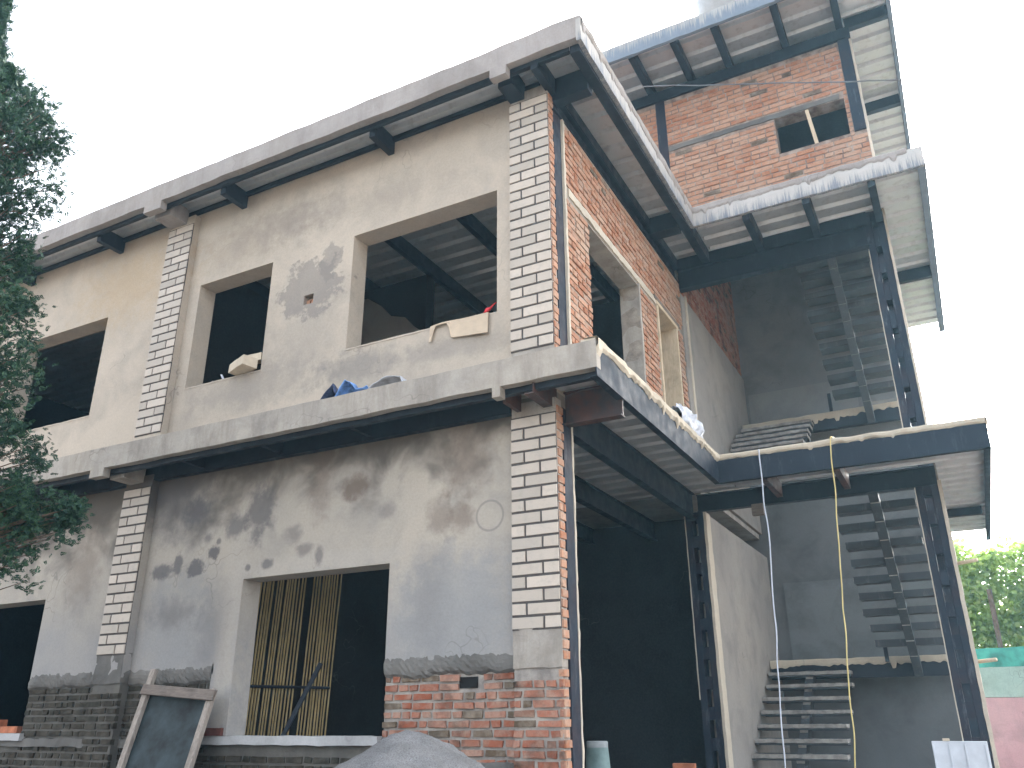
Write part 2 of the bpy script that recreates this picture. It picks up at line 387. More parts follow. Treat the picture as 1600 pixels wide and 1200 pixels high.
# ------------------------------------------------------------------ mesh helpers
class MB:
    def __init__(s):
        s.v, s.f, s.cut = [], [], []
    def add(s, vs, fs):
        o = len(s.v)
        s.v += [tuple(p) for p in vs]
        s.f += [tuple(i + o for i in f) for f in fs]
        return s
    def box(s, x0, x1, y0, y1, z0, z1):
        s.cut.append((len(s.v), len(s.f)))
        return s.add([(x0, y0, z0), (x1, y0, z0), (x1, y1, z0), (x0, y1, z0), (x0, y0, z1), (x1, y0, z1), (x1, y1, z1), (x0, y1, z1)],
                     [(0, 3, 2, 1), (4, 5, 6, 7), (0, 1, 5, 4), (1, 2, 6, 5), (2, 3, 7, 6), (3, 0, 4, 7)])
    def rbox(s, x0, x1, y0, y1, z0, z1, seg=0.14, amp=0.006, fr=4.0):
        """box with a fine grid on every face and slightly uneven surfaces and edges"""
        s.cut.append((len(s.v), len(s.f)))
        lo, hi = (x0, y0, z0), (x1, y1, z1)
        n = [max(1, int(round((hi[i] - lo[i]) / seg))) for i in range(3)]
        def P(i, j, k):
            p = Vector((lo[0] + (hi[0] - lo[0]) * i / n[0], lo[1] + (hi[1] - lo[1]) * j / n[1], lo[2] + (hi[2] - lo[2]) * k / n[2]))
            q = noise.noise_vector(p * fr) + 0.5 * noise.noise_vector(p * fr * 3.1)
            return p + q * amp
        def face(fn, a, b, flip):
            o = len(s.v)
            for i in range(a + 1):
                for j in range(b + 1):
                    s.v.append(tuple(fn(i, j)))
            for i in range(a):
                for j in range(b):
                    q = (o + i * (b + 1) + j, o + (i + 1) * (b + 1) + j, o + (i + 1) * (b + 1) + j + 1, o + i * (b + 1) + j + 1)
                    s.f.append(q[::-1] if flip else q)
        face(lambda i, j: P(i, 0, j), n[0], n[2], False)
        face(lambda i, j: P(i, n[1], j), n[0], n[2], True)
        face(lambda i, j: P(0, i, j), n[1], n[2], True)
        face(lambda i, j: P(n[0], i, j), n[1], n[2], False)
        face(lambda i, j: P(i, j, 0), n[0], n[1], True)
        face(lambda i, j: P(i, j, n[2]), n[0], n[1], False)
        return s
    def beam(s, p, q, wdt, h, up=(0, 0, 1)):
        """rectangular bar from p to q"""
        p, q = Vector(p), Vector(q)
        d = (q - p).normalized()
        u = Vector(up)
        sd = d.cross(u).normalized()
        u = sd.cross(d)
        vs = []
        for e in (p, q):
            for a, b in ((-1, -1), (1, -1), (1, 1), (-1, 1)):
                vs.append(e + sd * a * wdt / 2 + u * b * h / 2)
        return s.add(vs, [(0, 1, 2, 3), (7, 6, 5, 4), (0, 4, 5, 1), (1, 5, 6, 2), (2, 6, 7, 3), (3, 7, 4, 0)])
    def tube(s, pts, rad, n=7, caps=True):
        pts = [Vector(p) for p in pts]
        rads = rad if isinstance(rad, (list, tuple)) else [rad] * len(pts)
        o = len(s.v)
        ref = Vector((0.31, 0.52, 0.79))
        for i, p in enumerate(pts):
            d = (pts[min(i + 1, len(pts) - 1)] - pts[max(i - 1, 0)]).normalized()
            a = d.cross(ref).normalized()
            b = d.cross(a)
            for k in range(n):
                t = 2 * math.pi * k / n
                s.v.append(tuple(p + (a * math.cos(t) + b * math.sin(t)) * rads[i]))
        for i in range(len(pts) - 1):
            for k in range(n):
                k2 = (k + 1) % n
                s.f.append((o + i * n + k, o + i * n + k2, o + (i + 1) * n + k2, o + (i + 1) * n + k))
        if caps:
            s.f.append(tuple(o + k for k in range(n))[::-1])
            s.f.append(tuple(o + (len(pts) - 1) * n + k for k in range(n)))
        return s
    def lathe(s, prof, c=(0, 0, 0), n=20):
        o = len(s.v)
        for r, z in prof:
            for k in range(n):
                t = 2 * math.pi * k / n
                s.v.append((c[0] + r * math.cos(t), c[1] + r * math.sin(t), c[2] + z))
        for i in range(len(prof) - 1):
            for k in range(n):
                k2 = (k + 1) % n
                s.f.append((o + i * n + k, o + i * n + k2, o + (i + 1) * n + k2, o + (i + 1) * n + k))
        return s
    def each(s, name, mat, parent=None, bevel=0.0):
        """every box that was added becomes an object of its own"""
        out = []
        cuts = s.cut + [(len(s.v), len(s.f))]
        for (va, fa), (vb, fb) in zip(cuts, cuts[1:]):
            p = MB()
            p.v = s.v[va:vb]
            p.f = [tuple(i - va for i in f) for f in s.f[fa:fb]]
            out.append(p.build(name, mat, parent, bevel=bevel))
        return out
    def build(s, name, mat, parent=None, smooth=False, bevel=0.0, kind=None):
        me = bpy.data.meshes.new(name)
        me.from_pydata(s.v, [], s.f)
        me.validate()
        me.update()
        me.materials.append(MAT[mat] if isinstance(mat, str) else mat)
        if smooth:
            me.polygons.foreach_set('use_smooth', [True] * len(me.polygons))
        o = bpy.data.objects.new(name, me)
        COL.objects.link(o)
        if parent:
            o.parent = parent
            o.matrix_parent_inverse = parent.matrix_world.inverted()
        if bevel:
            b = o.modifiers.new('bevel', 'BEVEL')
            b.width = bevel
            b.segments = 2
            b.limit_method = 'ANGLE'
        if kind:
            o['kind'] = kind
        return o

def tag(o, label, cat, group=None):
    o['label'] = label
    o['category'] = cat
    if group:
        o['group'] = group
    return o

def thing(name, label, cat, loc=(0, 0, 0), group=None):
    o = bpy.data.objects.new(name, None)
    o.location = loc
    o.empty_display_size = 0.2
    COL.objects.link(o)
    bpy.context.view_layer.update()
    return tag(o, label, cat, group)

def wall(mb, axis, f, b, u0, u1, z0, z1, holes, seg=0.5):
    """wall slab with openings. axis 'y': u is x, front at y=f, back at y=b; axis 'x': u is y, front at x=f, back x=b"""
    us = {u0, u1}
    zs = {z0, z1}
    for a, bb, c, d in holes:
        us |= {min(max(a, u0), u1), min(max(bb, u0), u1)}
        zs |= {min(max(c, z0), z1), min(max(d, z0), z1)}
    def fine(st):
        st = sorted(st)
        out = []
        for p, q in zip(st, st[1:]):
            n = max(1, int((q - p) / seg))
            out += [p + (q - p) * i / n for i in range(n)]
        return out + [st[-1]]
    us, zs = fine(us), fine(zs)
    nu, nz = len(us) - 1, len(zs) - 1
    def solid(i, j):
        if not (0 <= i < nu and 0 <= j < nz):
            return False
        cu, cz = (us[i] + us[i + 1]) / 2, (zs[j] + zs[j + 1]) / 2
        return not any(a < cu < bb and c < cz < d for a, bb, c, d in holes)
    o = len(mb.v)
    P = (lambda u, d, z: (u, d, z)) if axis == 'y' else (lambda u, d, z: (d, u, z))
    W = nz + 1
    for i in range(nu + 1):
        for j in range(nz + 1):
            mb.v.append(P(us[i], f, zs[j]))
            mb.v.append(P(us[i], b, zs[j]))
    I = lambda i, j, k: o + 2 * (i * W + j) + k
    for i in range(nu):
        for j in range(nz):
            if not solid(i, j):
                continue
            mb.f.append((I(i, j, 0), I(i + 1, j, 0), I(i + 1, j + 1, 0), I(i, j + 1, 0)))
            mb.f.append((I(i, j, 1), I(i, j + 1, 1), I(i + 1, j + 1, 1), I(i + 1, j, 1)))
            if not solid(i - 1, j):
                mb.f.append((I(i, j, 0), I(i, j + 1, 0), I(i, j + 1, 1), I(i, j, 1)))
            if not solid(i + 1, j):
                mb.f.append((I(i + 1, j, 0), I(i + 1, j, 1), I(i + 1, j + 1, 1), I(i + 1, j + 1, 0)))
            if not solid(i, j - 1):
                mb.f.append((I(i, j, 0), I(i, j, 1), I(i + 1, j, 1), I(i + 1, j, 0)))
            if not solid(i, j + 1):
                mb.f.append((I(i, j + 1, 0), I(i + 1, j + 1, 0), I(i + 1, j + 1, 1), I(i, j + 1, 1)))
    return mb

def bricks(mb, axis, f, u0, u1, z0, z1, holes=(), course=0.078, length=0.235, out=1, joint=0.013, proud=0.008, depth=0.03, seed=1, skip=(), rough=0):
    """laid bricks standing proud of a mortar face; axis as in wall(); out=-1 faces -y, +1 faces +x"""
    rnd = random.Random(seed)
    nrow = int((z1 - z0) / course)
    for r in range(nrow):
        za = z0 + r * course
        zb = za + course - joint
        u = u0 - (length * (0.5 if r % 2 else 0.0)) - rnd.uniform(0, 0.03)
        jt = 0.004 + 0.005 * rough
        head = (r % 4 == 3)
        while u < u1:
            if rough >= 1:
                head = rnd.random() < 0.4
            L = (length * 0.5 if head else length) * rnd.uniform(0.94, 1.05)
            a, b = u, u + L - joint
            u += L
            a, b = max(a, u0), min(b, u1)
            spans = [(a, b)]
            for ha, hb, hc, hd in holes:
                if zb > hc and za < hd:
                    ns = []
                    for p, q in spans:
                        if p < ha:
                            ns.append((p, min(q, ha)))
                        if q > hb:
                            ns.append((max(p, hb), q))
                        if p >= ha and q <= hb:
                            pass
                    spans = [(p, q) for p, q in ns if q > p]
            for p, q in spans:
                if q - p < 0.03:
                    continue
                cu, cz = (p + q) / 2, (za + zb) / 2
                if any((cu - sx) ** 2 / rx ** 2 + (cz - sz) ** 2 / rz ** 2 < 1 for sx, sz, rx, rz in skip):
                    continue
                pr = proud + rnd.uniform(-jt, jt)
                d0, d1 = f - out * depth, f + out * pr
                vs = []
                for d, sh in ((d0, 0.0), (d1, 0.0035)):
                    for (uu, zz) in ((p + sh, za + sh), (q - sh, za + sh), (q - sh, zb - sh), (p + sh, zb - sh)):
                        uu += rnd.uniform(-jt, jt) * .75
                        zz += rnd.uniform(-jt, jt) * .6
                        dd = d + rnd.uniform(-.0025, .0025)
                        vs.append((uu, dd, zz) if axis == 'y' else (dd, uu, zz))
                mb.add(vs, [(4, 5, 6, 7), (0, 1, 5, 4), (1, 2, 6, 5), (2, 3, 7, 6), (3, 0, 4, 7)])
    return mb

def deck(x0, x1, y0, y1, z, pitch=0.305, h=0.05, holes_y=None):
    """trapezoidal steel deck sheet, ribs run along x, lower flats at z"""
    mb = MB()
    prof = []
    y = y0
    while y < y1:
        for dy, dz in ((0, 0), (0.195, 0), (0.225, h), (0.275, h)):
            if y + dy < y1:
                prof.append((y + dy, z + dz))
        y += pitch
    prof.append((y1, prof[-1][1]))
    n = len(prof)
    vs = [(x0, p, q) for p, q in prof] + [(x1, p, q) for p, q in prof]
    mb.add(vs, [(i, i + 1, n + i + 1, n + i) for i in range(n - 1)])
    return mb

def drips(mb, p0, p1, outv, ztop, base, amp, thick=0.03, step=0.022, seed=3, fr=3.0, drop=0.0):
    """ragged bead of mortar that squeezed over an edge and hangs down"""
    p0, p1 = Vector(p0), Vector(p1)
    L = (p1 - p0).length
    n = int(L / step)
    ov = Vector(outv)
    rows = []
    for i in range(n + 1):
        p = p0.lerp(p1, i / n)
        s = i * step
        k = noise.noise(Vector((s * fr, seed * 7.1, 0))) * 0.6 + noise.noise(Vector((s * fr * 4.2, seed * 3.3, 5))) * 0.55
        hgt = base + amp * max(-0.6, k) + (amp * 1.0 if noise.noise(Vector((s * 9.0, seed, 9))) > 0.34 else 0)
        th = thick * (0.75 + 0.5 * noise.noise(Vector((s * 6, seed, 2))))
        zt = ztop + 0.012 * noise.noise(Vector((s * 5, seed, 4)))
        rows.append((p - ov * 0.10 + Vector((0, 0, zt)), p + ov * th * 0.5 + Vector((0, 0, zt)), p + ov * th + Vector((0, 0, zt - 0.02)),
                     p + ov * th * 0.9 + Vector((0, 0, zt - hgt * 0.7)), p + ov * 0.004 + Vector((0, 0, zt - hgt)), p - ov * 0.004 + Vector((0, 0, zt - hgt * 0.9))))
    mb.cut.append((len(mb.v), len(mb.f)))
    o = len(mb.v)
    m = 6
    for r in rows:
        mb.v += [tuple(q) for q in r]
    for i in range(n):
        for k in range(m - 1):
            mb.f.append((o + i * m + k, o + (i + 1) * m + k, o + (i + 1) * m + k + 1, o + i * m + k + 1))
    return mb

# ------------------------------------------------------------------ the setting: ground
g = MB()
N = 60
ext = [-400, -150, -60] + [-30 + 60 * i / N for i in range(N + 1)] + [60, 150, 400]
for i, x in enumerate(ext):
    for j, y in enumerate(ext):
        g.v.append((x, y, 0.05 * noise.noise(Vector((x * .5, y * .5, 0))) + 0.02 * noise.noise(Vector((x * 2, y * 2, 0))) if abs(x) < 31 and abs(y) < 31 else 0.0))
K = len(ext)
for i in range(K - 1):
    for j in range(K - 1):
        g.f.append((i * K + j, (i + 1) * K + j, (i + 1) * K + j + 1, i * K + j + 1))
g.build('ground', 'dirt', smooth=True, kind='structure')

# ------------------------------------------------------------------ the house
W = 0.444                        # pilaster width
XP = [-0.444, -5.57, -10.70]     # left edges of the pilasters
HOUSE = thing('unfinished_house', 'unfinished two storey plaster and brick house with steel eaves and an open stair tower', 'house', (0, 0, 0))
H = HOUSE
win_up = [(-2.51, -0.65, 5.39, 6.81), (-4.94, -3.73, 5.40, 6.81), (-8.5, -6.67, 5.36, 6.78), (-10.2, -9.1, 5.4, 6.8)]
win_gf = [(-3.63, -1.79, 1.55, 3.04), (-8.6, -6.80, 1.58, 3.05)]
hole = (-3.18, -3.04, 6.09, 6.21)

# front wall, upper and lower plaster
wall(MB(), 'y', 0.0, 0.25, -13.5, -0.02, 4.42, 8.0, win_up + [hole]).build('upper_front_wall', 'plaster_up', H)
m = MB().box(-3.22, -2.99, 0.07, 0.13, 6.0, 6.26)
m.build('hole_backing', 'mortar', H)
m = MB()
bricks(m, 'y', 0.06, -3.22, -2.99, 6.03, 6.24, out=-1, seed=3)
m.build('exposed_brick', 'brick', H)
m = wall(MB(), 'y', 0.0, 0.255, -13.5, -0.02, 1.552, 4.42, win_gf + [(-14, -3.92, 1.5, 2.22), (-1.79, 0, 1.5, 2.22)])
# ragged lower hem of the plaster
def hem(m, x0, x1, ztop, zb, amp, yf, yb, seed):
    n = int((x1 - x0) / 0.03)
    o = len(m.v)
    for i in range(n + 1):
        x = x0 + (x1 - x0) * i / n
        z = zb + amp * (noise.noise(Vector((x * 2.1, seed, 0))) + 0.7 * noise.noise(Vector((x * 8, seed, 1))) + 0.4 * noise.noise(Vector((x * 22, seed, 2))))
        m.v += [(x, yf, ztop), (x, yf, z + 0.02), (x, yf + 0.012, z), (x, yb, z)]
    for i in range(n):
        for k in range(3):
            a = o + i * 4 + k
            m.f.append((a, a + 4, a + 5, a + 1)[::-1])
hem(m, -1.79, -0.43, 2.22, 2.13, 0.035, 0.0, 0.10, 1)
hem(m, -5.12, -3.90, 2.22, 2.12, 0.035, 0.0, 0.10, 2)
hem(m, -6.80, -5.56, 2.22, 2.13, 0.04, 0.0, 0.10, 5)
hem(m, -13.5, -8.60, 2.22, 2.13, 0.04, 0.0, 0.10, 6)
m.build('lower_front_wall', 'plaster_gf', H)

# rough cement band between plaster and brick
for a, b, sd_ in ((-1.79, -0.44, 11), (-5.12, -3.92, 12), (-6.8, -5.57, 13), (-13.5, -8.6, 14)):
    m = MB()
    n = int((b - a) / 0.03)
    o = len(m.v)
    for i in range(n + 1):
        x = a + (b - a) * i / n
        zt = 2.2
        zb = 2.03 + 0.05 * noise.noise(Vector((x * 2.4, sd_, 0))) + 0.035 * noise.noise(Vector((x * 9, sd_, 1)))
        for k in range(7):
            t = k / 6
            m.v.append((x, 0.004 + 0.013 * noise.noise(Vector((x * 11, t * 2, sd_))) - 0.018 * math.sin(math.pi * t) + 0.014 * noise.noise(Vector((x * 34, t * 6, sd_))) + (0.02 if k == 6 else 0), zt + (zb - zt) * t))
    for i in range(n):
        for k in range(6):
            q = o + i * 7 + k
            m.f.append((q, q + 1, q + 8, q + 7))
    m.build('cement_band', 'cement_rough', H)

# brick base
m = wall(MB(), 'y', 0.03, 0.25, -13.5, -0.02, -0.1, 2.22, [(-3.66, -1.79, 1.51, 3.04), (-8.6, -6.80, 1.54, 3.05)])
m.build('base_wall', 'mortar_base', H)
m = MB()
hl = [(-3.92, -1.79, 1.40, 3.0), (-8.6, -6.8, 1.42, 3.0)]
bricks(m, 'y', 0.026, -9.5, -0.46, 0.0, 2.10, hl, out=-1, seed=21, skip=[(-0.93, 1.975, 0.09, 0.045), (-2.7, 0.9, .4, .03)], course=0.0735, length=0.21, proud=0.012, joint=0.019, rough=1)
m.build('base_brick', 'brick_base', H)
m = MB().box(-1.02, -0.84, 0.022, 0.029, 1.925, 2.015)  # black patch standing in for the dark inside a brick hole
m.build('hole_shade', 'hole_black', H)
# cement course under the base bricks and the sills
m = MB().rbox(-1.75, -0.46, -0.012, 0.05, 1.30, 1.36, 0.06, 0.012, 8)
m.rbox(-9.5, -3.98, -0.008, 0.05, 1.44, 1.52, 0.06, 0.012, 8)
m.each('cement_course', 'cement_rough', H)
m = MB().rbox(-3.97, -1.80, -0.045, 0.24, 1.475, 1.55, 0.07, 0.008, 6)
m.rbox(-8.7, -6.72, -0.045, 0.24, 1.50, 1.575, 0.07, 0.008, 6)
m.each('window_sill', 'sill', H)
# pale plaster arrises round upper openings are part of the wall; thin cement lip along the upper sills
m = MB().rbox(-2.52, -0.64, -0.006, 0.20, 5.372, 5.392, 0.05, 0.005, 9)
m.rbox(-4.95, -3.72, -0.006, 0.20, 5.382, 5.402, 0.05, 0.005, 9)
m.rbox(-8.5, -6.66, -0.006, 0.20, 5.342, 5.362, 0.05, 0.005, 9)
m.each('window_sill', 'plaster_up', H)

# pilasters with split-face tiles
def tiles(m, x0, z0, z1, yb, seed):
    rnd = random.Random(seed)
    c = 0.1085
    n = int(round((z1 - z0) / c))
    c = (z1 - z0) / n
    for r in range(n):
        cut = x0 + W * (0.30 if r % 2 else 0.655) + rnd.uniform(-.006, .006)
        for a, b in ((x0 + 0.002, cut - 0.008), (cut + 0.008, x0 + W - 0.002)):
            za, zb = z0 + r * c + 0.0085, z0 + (r + 1) * c - 0.0085
            j = lambda: rnd.uniform(-.0018, .0018)
            y0, y1 = yb + 0.012, yb + rnd.uniform(-.0015, .0015)
            e = 0.003
            vs = [(a + j(), y0, za + j()), (b + j(), y0, za + j()), (b + j(), y0, zb + j()), (a + j(), y0, zb + j())]
            vs += [(vs[0][0] + e, y1, vs[0][2] + e), (vs[1][0] - e, y1, vs[1][2] + e), (vs[2][0] - e, y1, vs[2][2] - e), (vs[3][0] + e, y1, vs[3][2] - e)]
            m.add(vs, [(4, 5, 6, 7), (0, 1, 5, 4), (1, 2, 6, 5), (2, 3, 7, 6), (3, 0, 4, 7)])
for pi, x0 in enumerate(XP):
    corner = pi == 0
    for lo, hi, nm in ((2.355, 4.20, 0), (4.86, 7.735, 1)):
        zb = 2.12 if nm == 0 else 4.56
        zt = 4.34 if nm == 0 else 7.87
        p = MB()
        p.rbox(x0 + 0.004, x0 + W - 0.001, -0.097, 0.02, zb, zt, 0.12, 0.003)
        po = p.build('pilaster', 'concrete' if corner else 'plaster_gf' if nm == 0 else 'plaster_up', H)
        gb = MB().box(x0 + 0.001, x0 + W - 0.001, -0.1035, -0.09, lo - 0.004, hi + 0.004)
        gb.build('grout', 'grout', po)
        t = MB()
        tiles(t, x0, lo, hi, -0.112, pi * 7 + nm)
        t.build('tile_cladding', 'tile', po)
        if corner:
            b = MB()
            bricks(b, 'x', 0.004, -0.088, 0.015 if nm else 0.03, zb if nm else 2.12, zt - .05, out=1, seed=31 + nm, length=0.24, course=0.08, depth=0.012)
            b.build('brick_side', 'brick', po)
    # brick foot
    p = MB().rbox(x0 + 0.01, x0 + W - 0.008, -0.085, 0.025, -0.1, 2.14, 0.12, 0.006)
    po = p.build('pilaster_foot', 'mortar_base', H)
    b = MB()
    bricks(b, 'y', -0.086, x0 + 0.005, x0 + W, 0.0, 2.03, out=-1, seed=41 + pi, course=0.0735, length=0.21, proud=0.012, joint=0.019, rough=1)
    b.build('brick_front', 'brick_base', po)
    if corner:
        b = MB()
        bricks(b, 'x', -0.008, -0.088, 0.03, 0.0, 2.1, out=1, seed=44, length=0.24, course=0.0735, proud=0.012)
        b.build('brick_side', 'brick', po)
    b = MB().rbox(x0 + 0.005, x0 + W - 0.003, -0.1, 0.0, 2.06, 2.37, 0.05, 0.009, 7)
    b.build('cement_collar', 'concrete' if corner else 'cement_rough', po)

# corner steel column (between pilaster and side wall)
m = MB()
m.box(-0.12, 0.010, 0.016, 0.195, 4.56, 7.90)
m.build('corner_column', 'steel_col', H, bevel=0.004)
m = MB()
m.box(-0.14, 0.010, 0.032, 0.205, -0.1, 4.28)
m.build('corner_column', 'steel_col', H, bevel=0.004)
m = MB().rbox(-0.12, 0.014, 0.205, 0.235, -0.1, 4.18, 0.05, 0.006, 9)
m.each('column_edge', 'edge_pale', H)

# side wall, upper floor (brick)
swin = (0.80, 2.38, 4.60, 6.68)
sdoor = (3.06, 3.93, 4.60, 6.72)
wall(MB(), 'x', 0.022, -0.22, 0.20, 4.22, 4.56, 7.62, [swin, sdoor]).build('side_wall', 'mortar', H)
for k, (ya, yb, z0, z1) in enumerate(((0.23, swin[0], 4.62, 6.69), (swin[1] + .05, sdoor[0] - .03, 4.62, 6.69), (sdoor[1] + 0.05, 4.22, 4.62, 6.76), (0.23, 4.22, 6.80, 7.60))):
    m = MB()
    bricks(m, 'x', 0.022, ya, yb, z0, z1, (), out=1, seed=51 + k, course=0.078, length=0.24, proud=0.014, joint=0.017, rough=0.5)
    m.build('side_brick', 'brick', H)
m = MB().rbox(-0.215, 0.038, 0.30, 3.03, 6.69, 6.785, 0.05, 0.010, 7)
m.build('lintel', 'edge_pale', H)
m = MB().rbox(-0.218, 0.034, swin[1], swin[1] + 0.05, 4.6, 6.69, 0.08, 0.006)
m.rbox(-0.218, 0.018, swin[0], swin[1], 6.66, 6.69, 0.1, 0.004)
m.each('window_reveal', 'concrete', H)
m = MB().rbox(-0.01, 0.036, 0.196, 0.235, 4.6, 7.6, 0.05, 0.006, 9)
m.build('mortar_edge', 'edge_pale', H)
m = MB()
m.box(-0.20, 0.045, sdoor[0], sdoor[0] + 0.05, 4.6, 6.70)
m.box(-0.20, 0.045, sdoor[1] - 0.05, sdoor[1], 4.6, 6.70)
m.box(-0.20, 0.05, sdoor[0] - 0.03, sdoor[1] + 0.03, 6.70, 6.755)
m.build('door_frame', 'wood_pale', H, bevel=0.006)
m = MB().box(-0.215, 0.048, sdoor[0] - 0.1, sdoor[1] + 0.1, 6.757, 6.815)
m.build('door_lintel', 'wood_brown', H, bevel=0.008)

# ------------------------------------------------------------------ floors, belt ledge and roof eaves
CX = 0.575        # outer x of the side eaves
FY = -0.53        # outer y of the front eaves
TY = 3.25         # outer y of the tower eaves
TX = 3.42         # outer x of the tower eaves
YW = 4.26         # tower front
XR = 2.85         # tower right side
BACK = 8.15

# first floor ledge, plastered front
m = MB().rbox(-13.5, CX, FY, FY + 0.09, 4.35, 4.60, 0.12, 0.007, 3)
m.build('front_ledge', 'concrete', H)
m = MB().rbox(-13.5, CX - .01, FY + 0.085, 0.0, 4.50, 4.585, 0.2, 0.004)
m.build('ledge_slab', 'concrete', H)
m = MB()
m.rbox(-13.5, CX - 0.02, 0.03, YW + .02, 4.505, 4.585, 0.8, 0.003)
m.rbox(-13.5, 0.0, YW + .022, 8.0, 4.505, 4.585, 0.8, 0.003)
m.rbox(CX - 0.02, TX - .02, TY + 0.02, YW + 0.02, 4.505, 4.585, 0.4, 0.003)
m.rbox(XR, TX - .02, YW + .02, 8.7, 4.505, 4.585, 0.4, 0.003)
m.each('floor_slab', 'concrete', H)
deck(-13.5, CX - 0.03, FY + 0.1, YW, 4.452).build('floor_deck', 'deck', H)
deck(CX - 0.03, TX - 0.03, TY + 0.05, YW, 4.452).build('floor_deck', 'deck', H)
deck(XR + 0.02, TX - 0.03, YW, 8.7, 4.452).build('floor_deck', 'deck', H)
# steel ledge on side and tower
def channel(m, p, q, inward, z0, z1, t=0.012, fl=0.07):
    """C channel: web on the outside, flanges turned inward"""
    p, q, n = Vector(p), Vector(q), Vector(inward)
    def bar(o0, o1, a, b):
        vs = []
        for e in (p, q):
            for o_, z in ((o0, a), (o1, a), (o1, b), (o0, b)):
                vs.append((e.x + n.x * o_, e.y + n.y * o_, z))
        m.add(vs, [(0, 1, 2, 3), (7, 6, 5, 4), (0, 4, 5, 1), (1, 5, 6, 2), (2, 6, 7, 3), (3, 7, 4, 0)])
    bar(0, t, z0, z1)
    bar(t, fl, z0, z0 + t)
    bar(t, fl, z1 - t, z1)
m = MB()
channel(m, (CX, FY + 0.005, 0), (CX, TY + 0.05, 0), (-1, 0, 0), 4.275, 4.545)
m.build('side_ledge', 'steel_face', H)
m = MB()
channel(m, (CX - .01, TY, 0), (TX, TY, 0), (0, 1, 0), 4.278, 4.545)
channel(m, (TX, TY, 0), (TX, 8.72, 0), (-1, 0, 0), 4.278, 4.545)
m.build('tower_ledge', 'steel_face', H)
m = MB()
drips(m, (CX, FY + .0, 0), (CX, TY, 0), (1, 0, 0), 4.628, 0.095, 0.06, 0.04, seed=3)
drips(m, (CX, TY, 0), (TX, TY, 0), (0, -1, 0), 4.612, 0.068, 0.022, 0.03, seed=5)
drips(m, (TX, TY, 0), (TX, 8.7, 0), (1, 0, 0), 4.612, 0.06, 0.03, 0.03, seed=6)
m.rbox(CX - 0.14, CX - 0.005, FY + .02, TY + .1, 4.586, 4.618, 0.08, 0.006, 6)
m.rbox(CX, TX, TY + 0.005, TY + 0.14, 4.586, 4.606, 0.08, 0.005, 6)
m.each('mortar_lip', 'drip', H)

# beams under the first floor
def ibeam_y(m, x, y0, y1, z0, z1, wd=0.10):
    m.box(x - wd / 2, x + wd / 2, y0, y1, z0, z0 + 0.012)
    m.box(x - wd / 2, x + wd / 2, y0, y1, z1 - 0.012, z1)
    m.box(x - 0.012, x + 0.012, y0, y1, z0 + 0.012, z1 - 0.012)
def ibeam_x(m, y, x0, x1, z0, z1, wd=0.10):
    m.box(x0, x1, y - wd / 2, y + wd / 2, z0, z0 + 0.012)
    m.box(x0, x1, y - wd / 2, y + wd / 2, z1 - 0.012, z1)
    m.box(x0, x1, y - 0.012, y + 0.012, z0 + 0.012, z1 - 0.012)
GJ = 'beams of the house'
for x, z0, z1, y0, y1, mt in ((-0.05, 4.10, 4.43, 0.24, 4.2, 'steel'), (-1.05, 4.16, 4.43, 0.28, 8.0, 'steel'), (-2.05, 4.2, 4.43, 0.28, 8.0, 'steel'), (-3.2, 4.2, 4.43, 0.28, 8.0, 'steel'), (-4.34, 4.2, 4.43, 0.28, 8.0, 'steel')):
    m = MB()
    ibeam_y(m, x, y0, y1, z0, z1)
    m.build('floor_beam', mt, H)
m = MB()
ibeam_x(m, 0.10, 0.012, CX - .02, 4.12, 4.43)
m.build('floor_beam', 'steel_rust', H)
m = MB()
channel(m, (-0.03, FY + 0.06, 0), (-0.03, 0.0, 0), (-1, 0, 0), 4.255, 4.45, fl=0.09)
m.build('floor_beam', 'steel_rust', H)
for x in (-2.05, -4.34, -6.65, -3.2):
    m = MB().box(x - 0.025, x + 0.025, FY + 0.16, -0.09, 4.30, 4.445)
    m.build('joist', 'steel', H)
for x in (1.08, 1.88):
    m = MB().box(x - 0.035, x + 0.035, TY + 0.07, YW - 0.06, 4.25, 4.44)
    m.build('joist', 'steel_rust', H)
m = MB()
ibeam_x(m, YW + 0.05, 0.0, XR, 4.20, 4.43)
m.build('tower_beam', 'steel', H)
# beam ends plastered in over the pilasters
for x0 in XP:
    for (xa, xb, z0, z1, mt) in ((x0 - 0.02, x0 + 0.1 if x0 > -1 else x0 + 0.13, 4.255, 4.46, 'concrete'), (x0 + 0.0, x0 + 0.16, 7.765, 8.0, 'concrete_top')):
        b = MB()
        if z0 < 5:
            b.rbox(xa - (0.12 if x0 < -1 else 0.0) + 0.06, xb + 0.02, FY - 0.006, FY + 0.088, z0, 4.36, 0.06, 0.004)
            c2 = MB().rbox(xa + 0.08, xb + (0.16 if x0 < -1 else 0.0), FY + 0.16, -0.09, z0 + .004, 4.45, 0.1, 0.004)
            c2.build('beam_end', 'steel_rust' if x0 > -1 else mt, H)
        else:
            xw = xb + (0.15 if x0 < -1 else 0.03)
            b.rbox(xa, xw, FY - 0.006, FY + 0.088, z0, 7.89, 0.06, 0.004)
            c2 = MB().rbox(xa + 0.01, xw - 0.01, FY + 0.16, -0.085, z0 + .004, 7.99, 0.1, 0.004)
            c2.build('beam_end', 'steel' if x0 > -1 else mt, H)
        b.build('beam_end', mt, H)

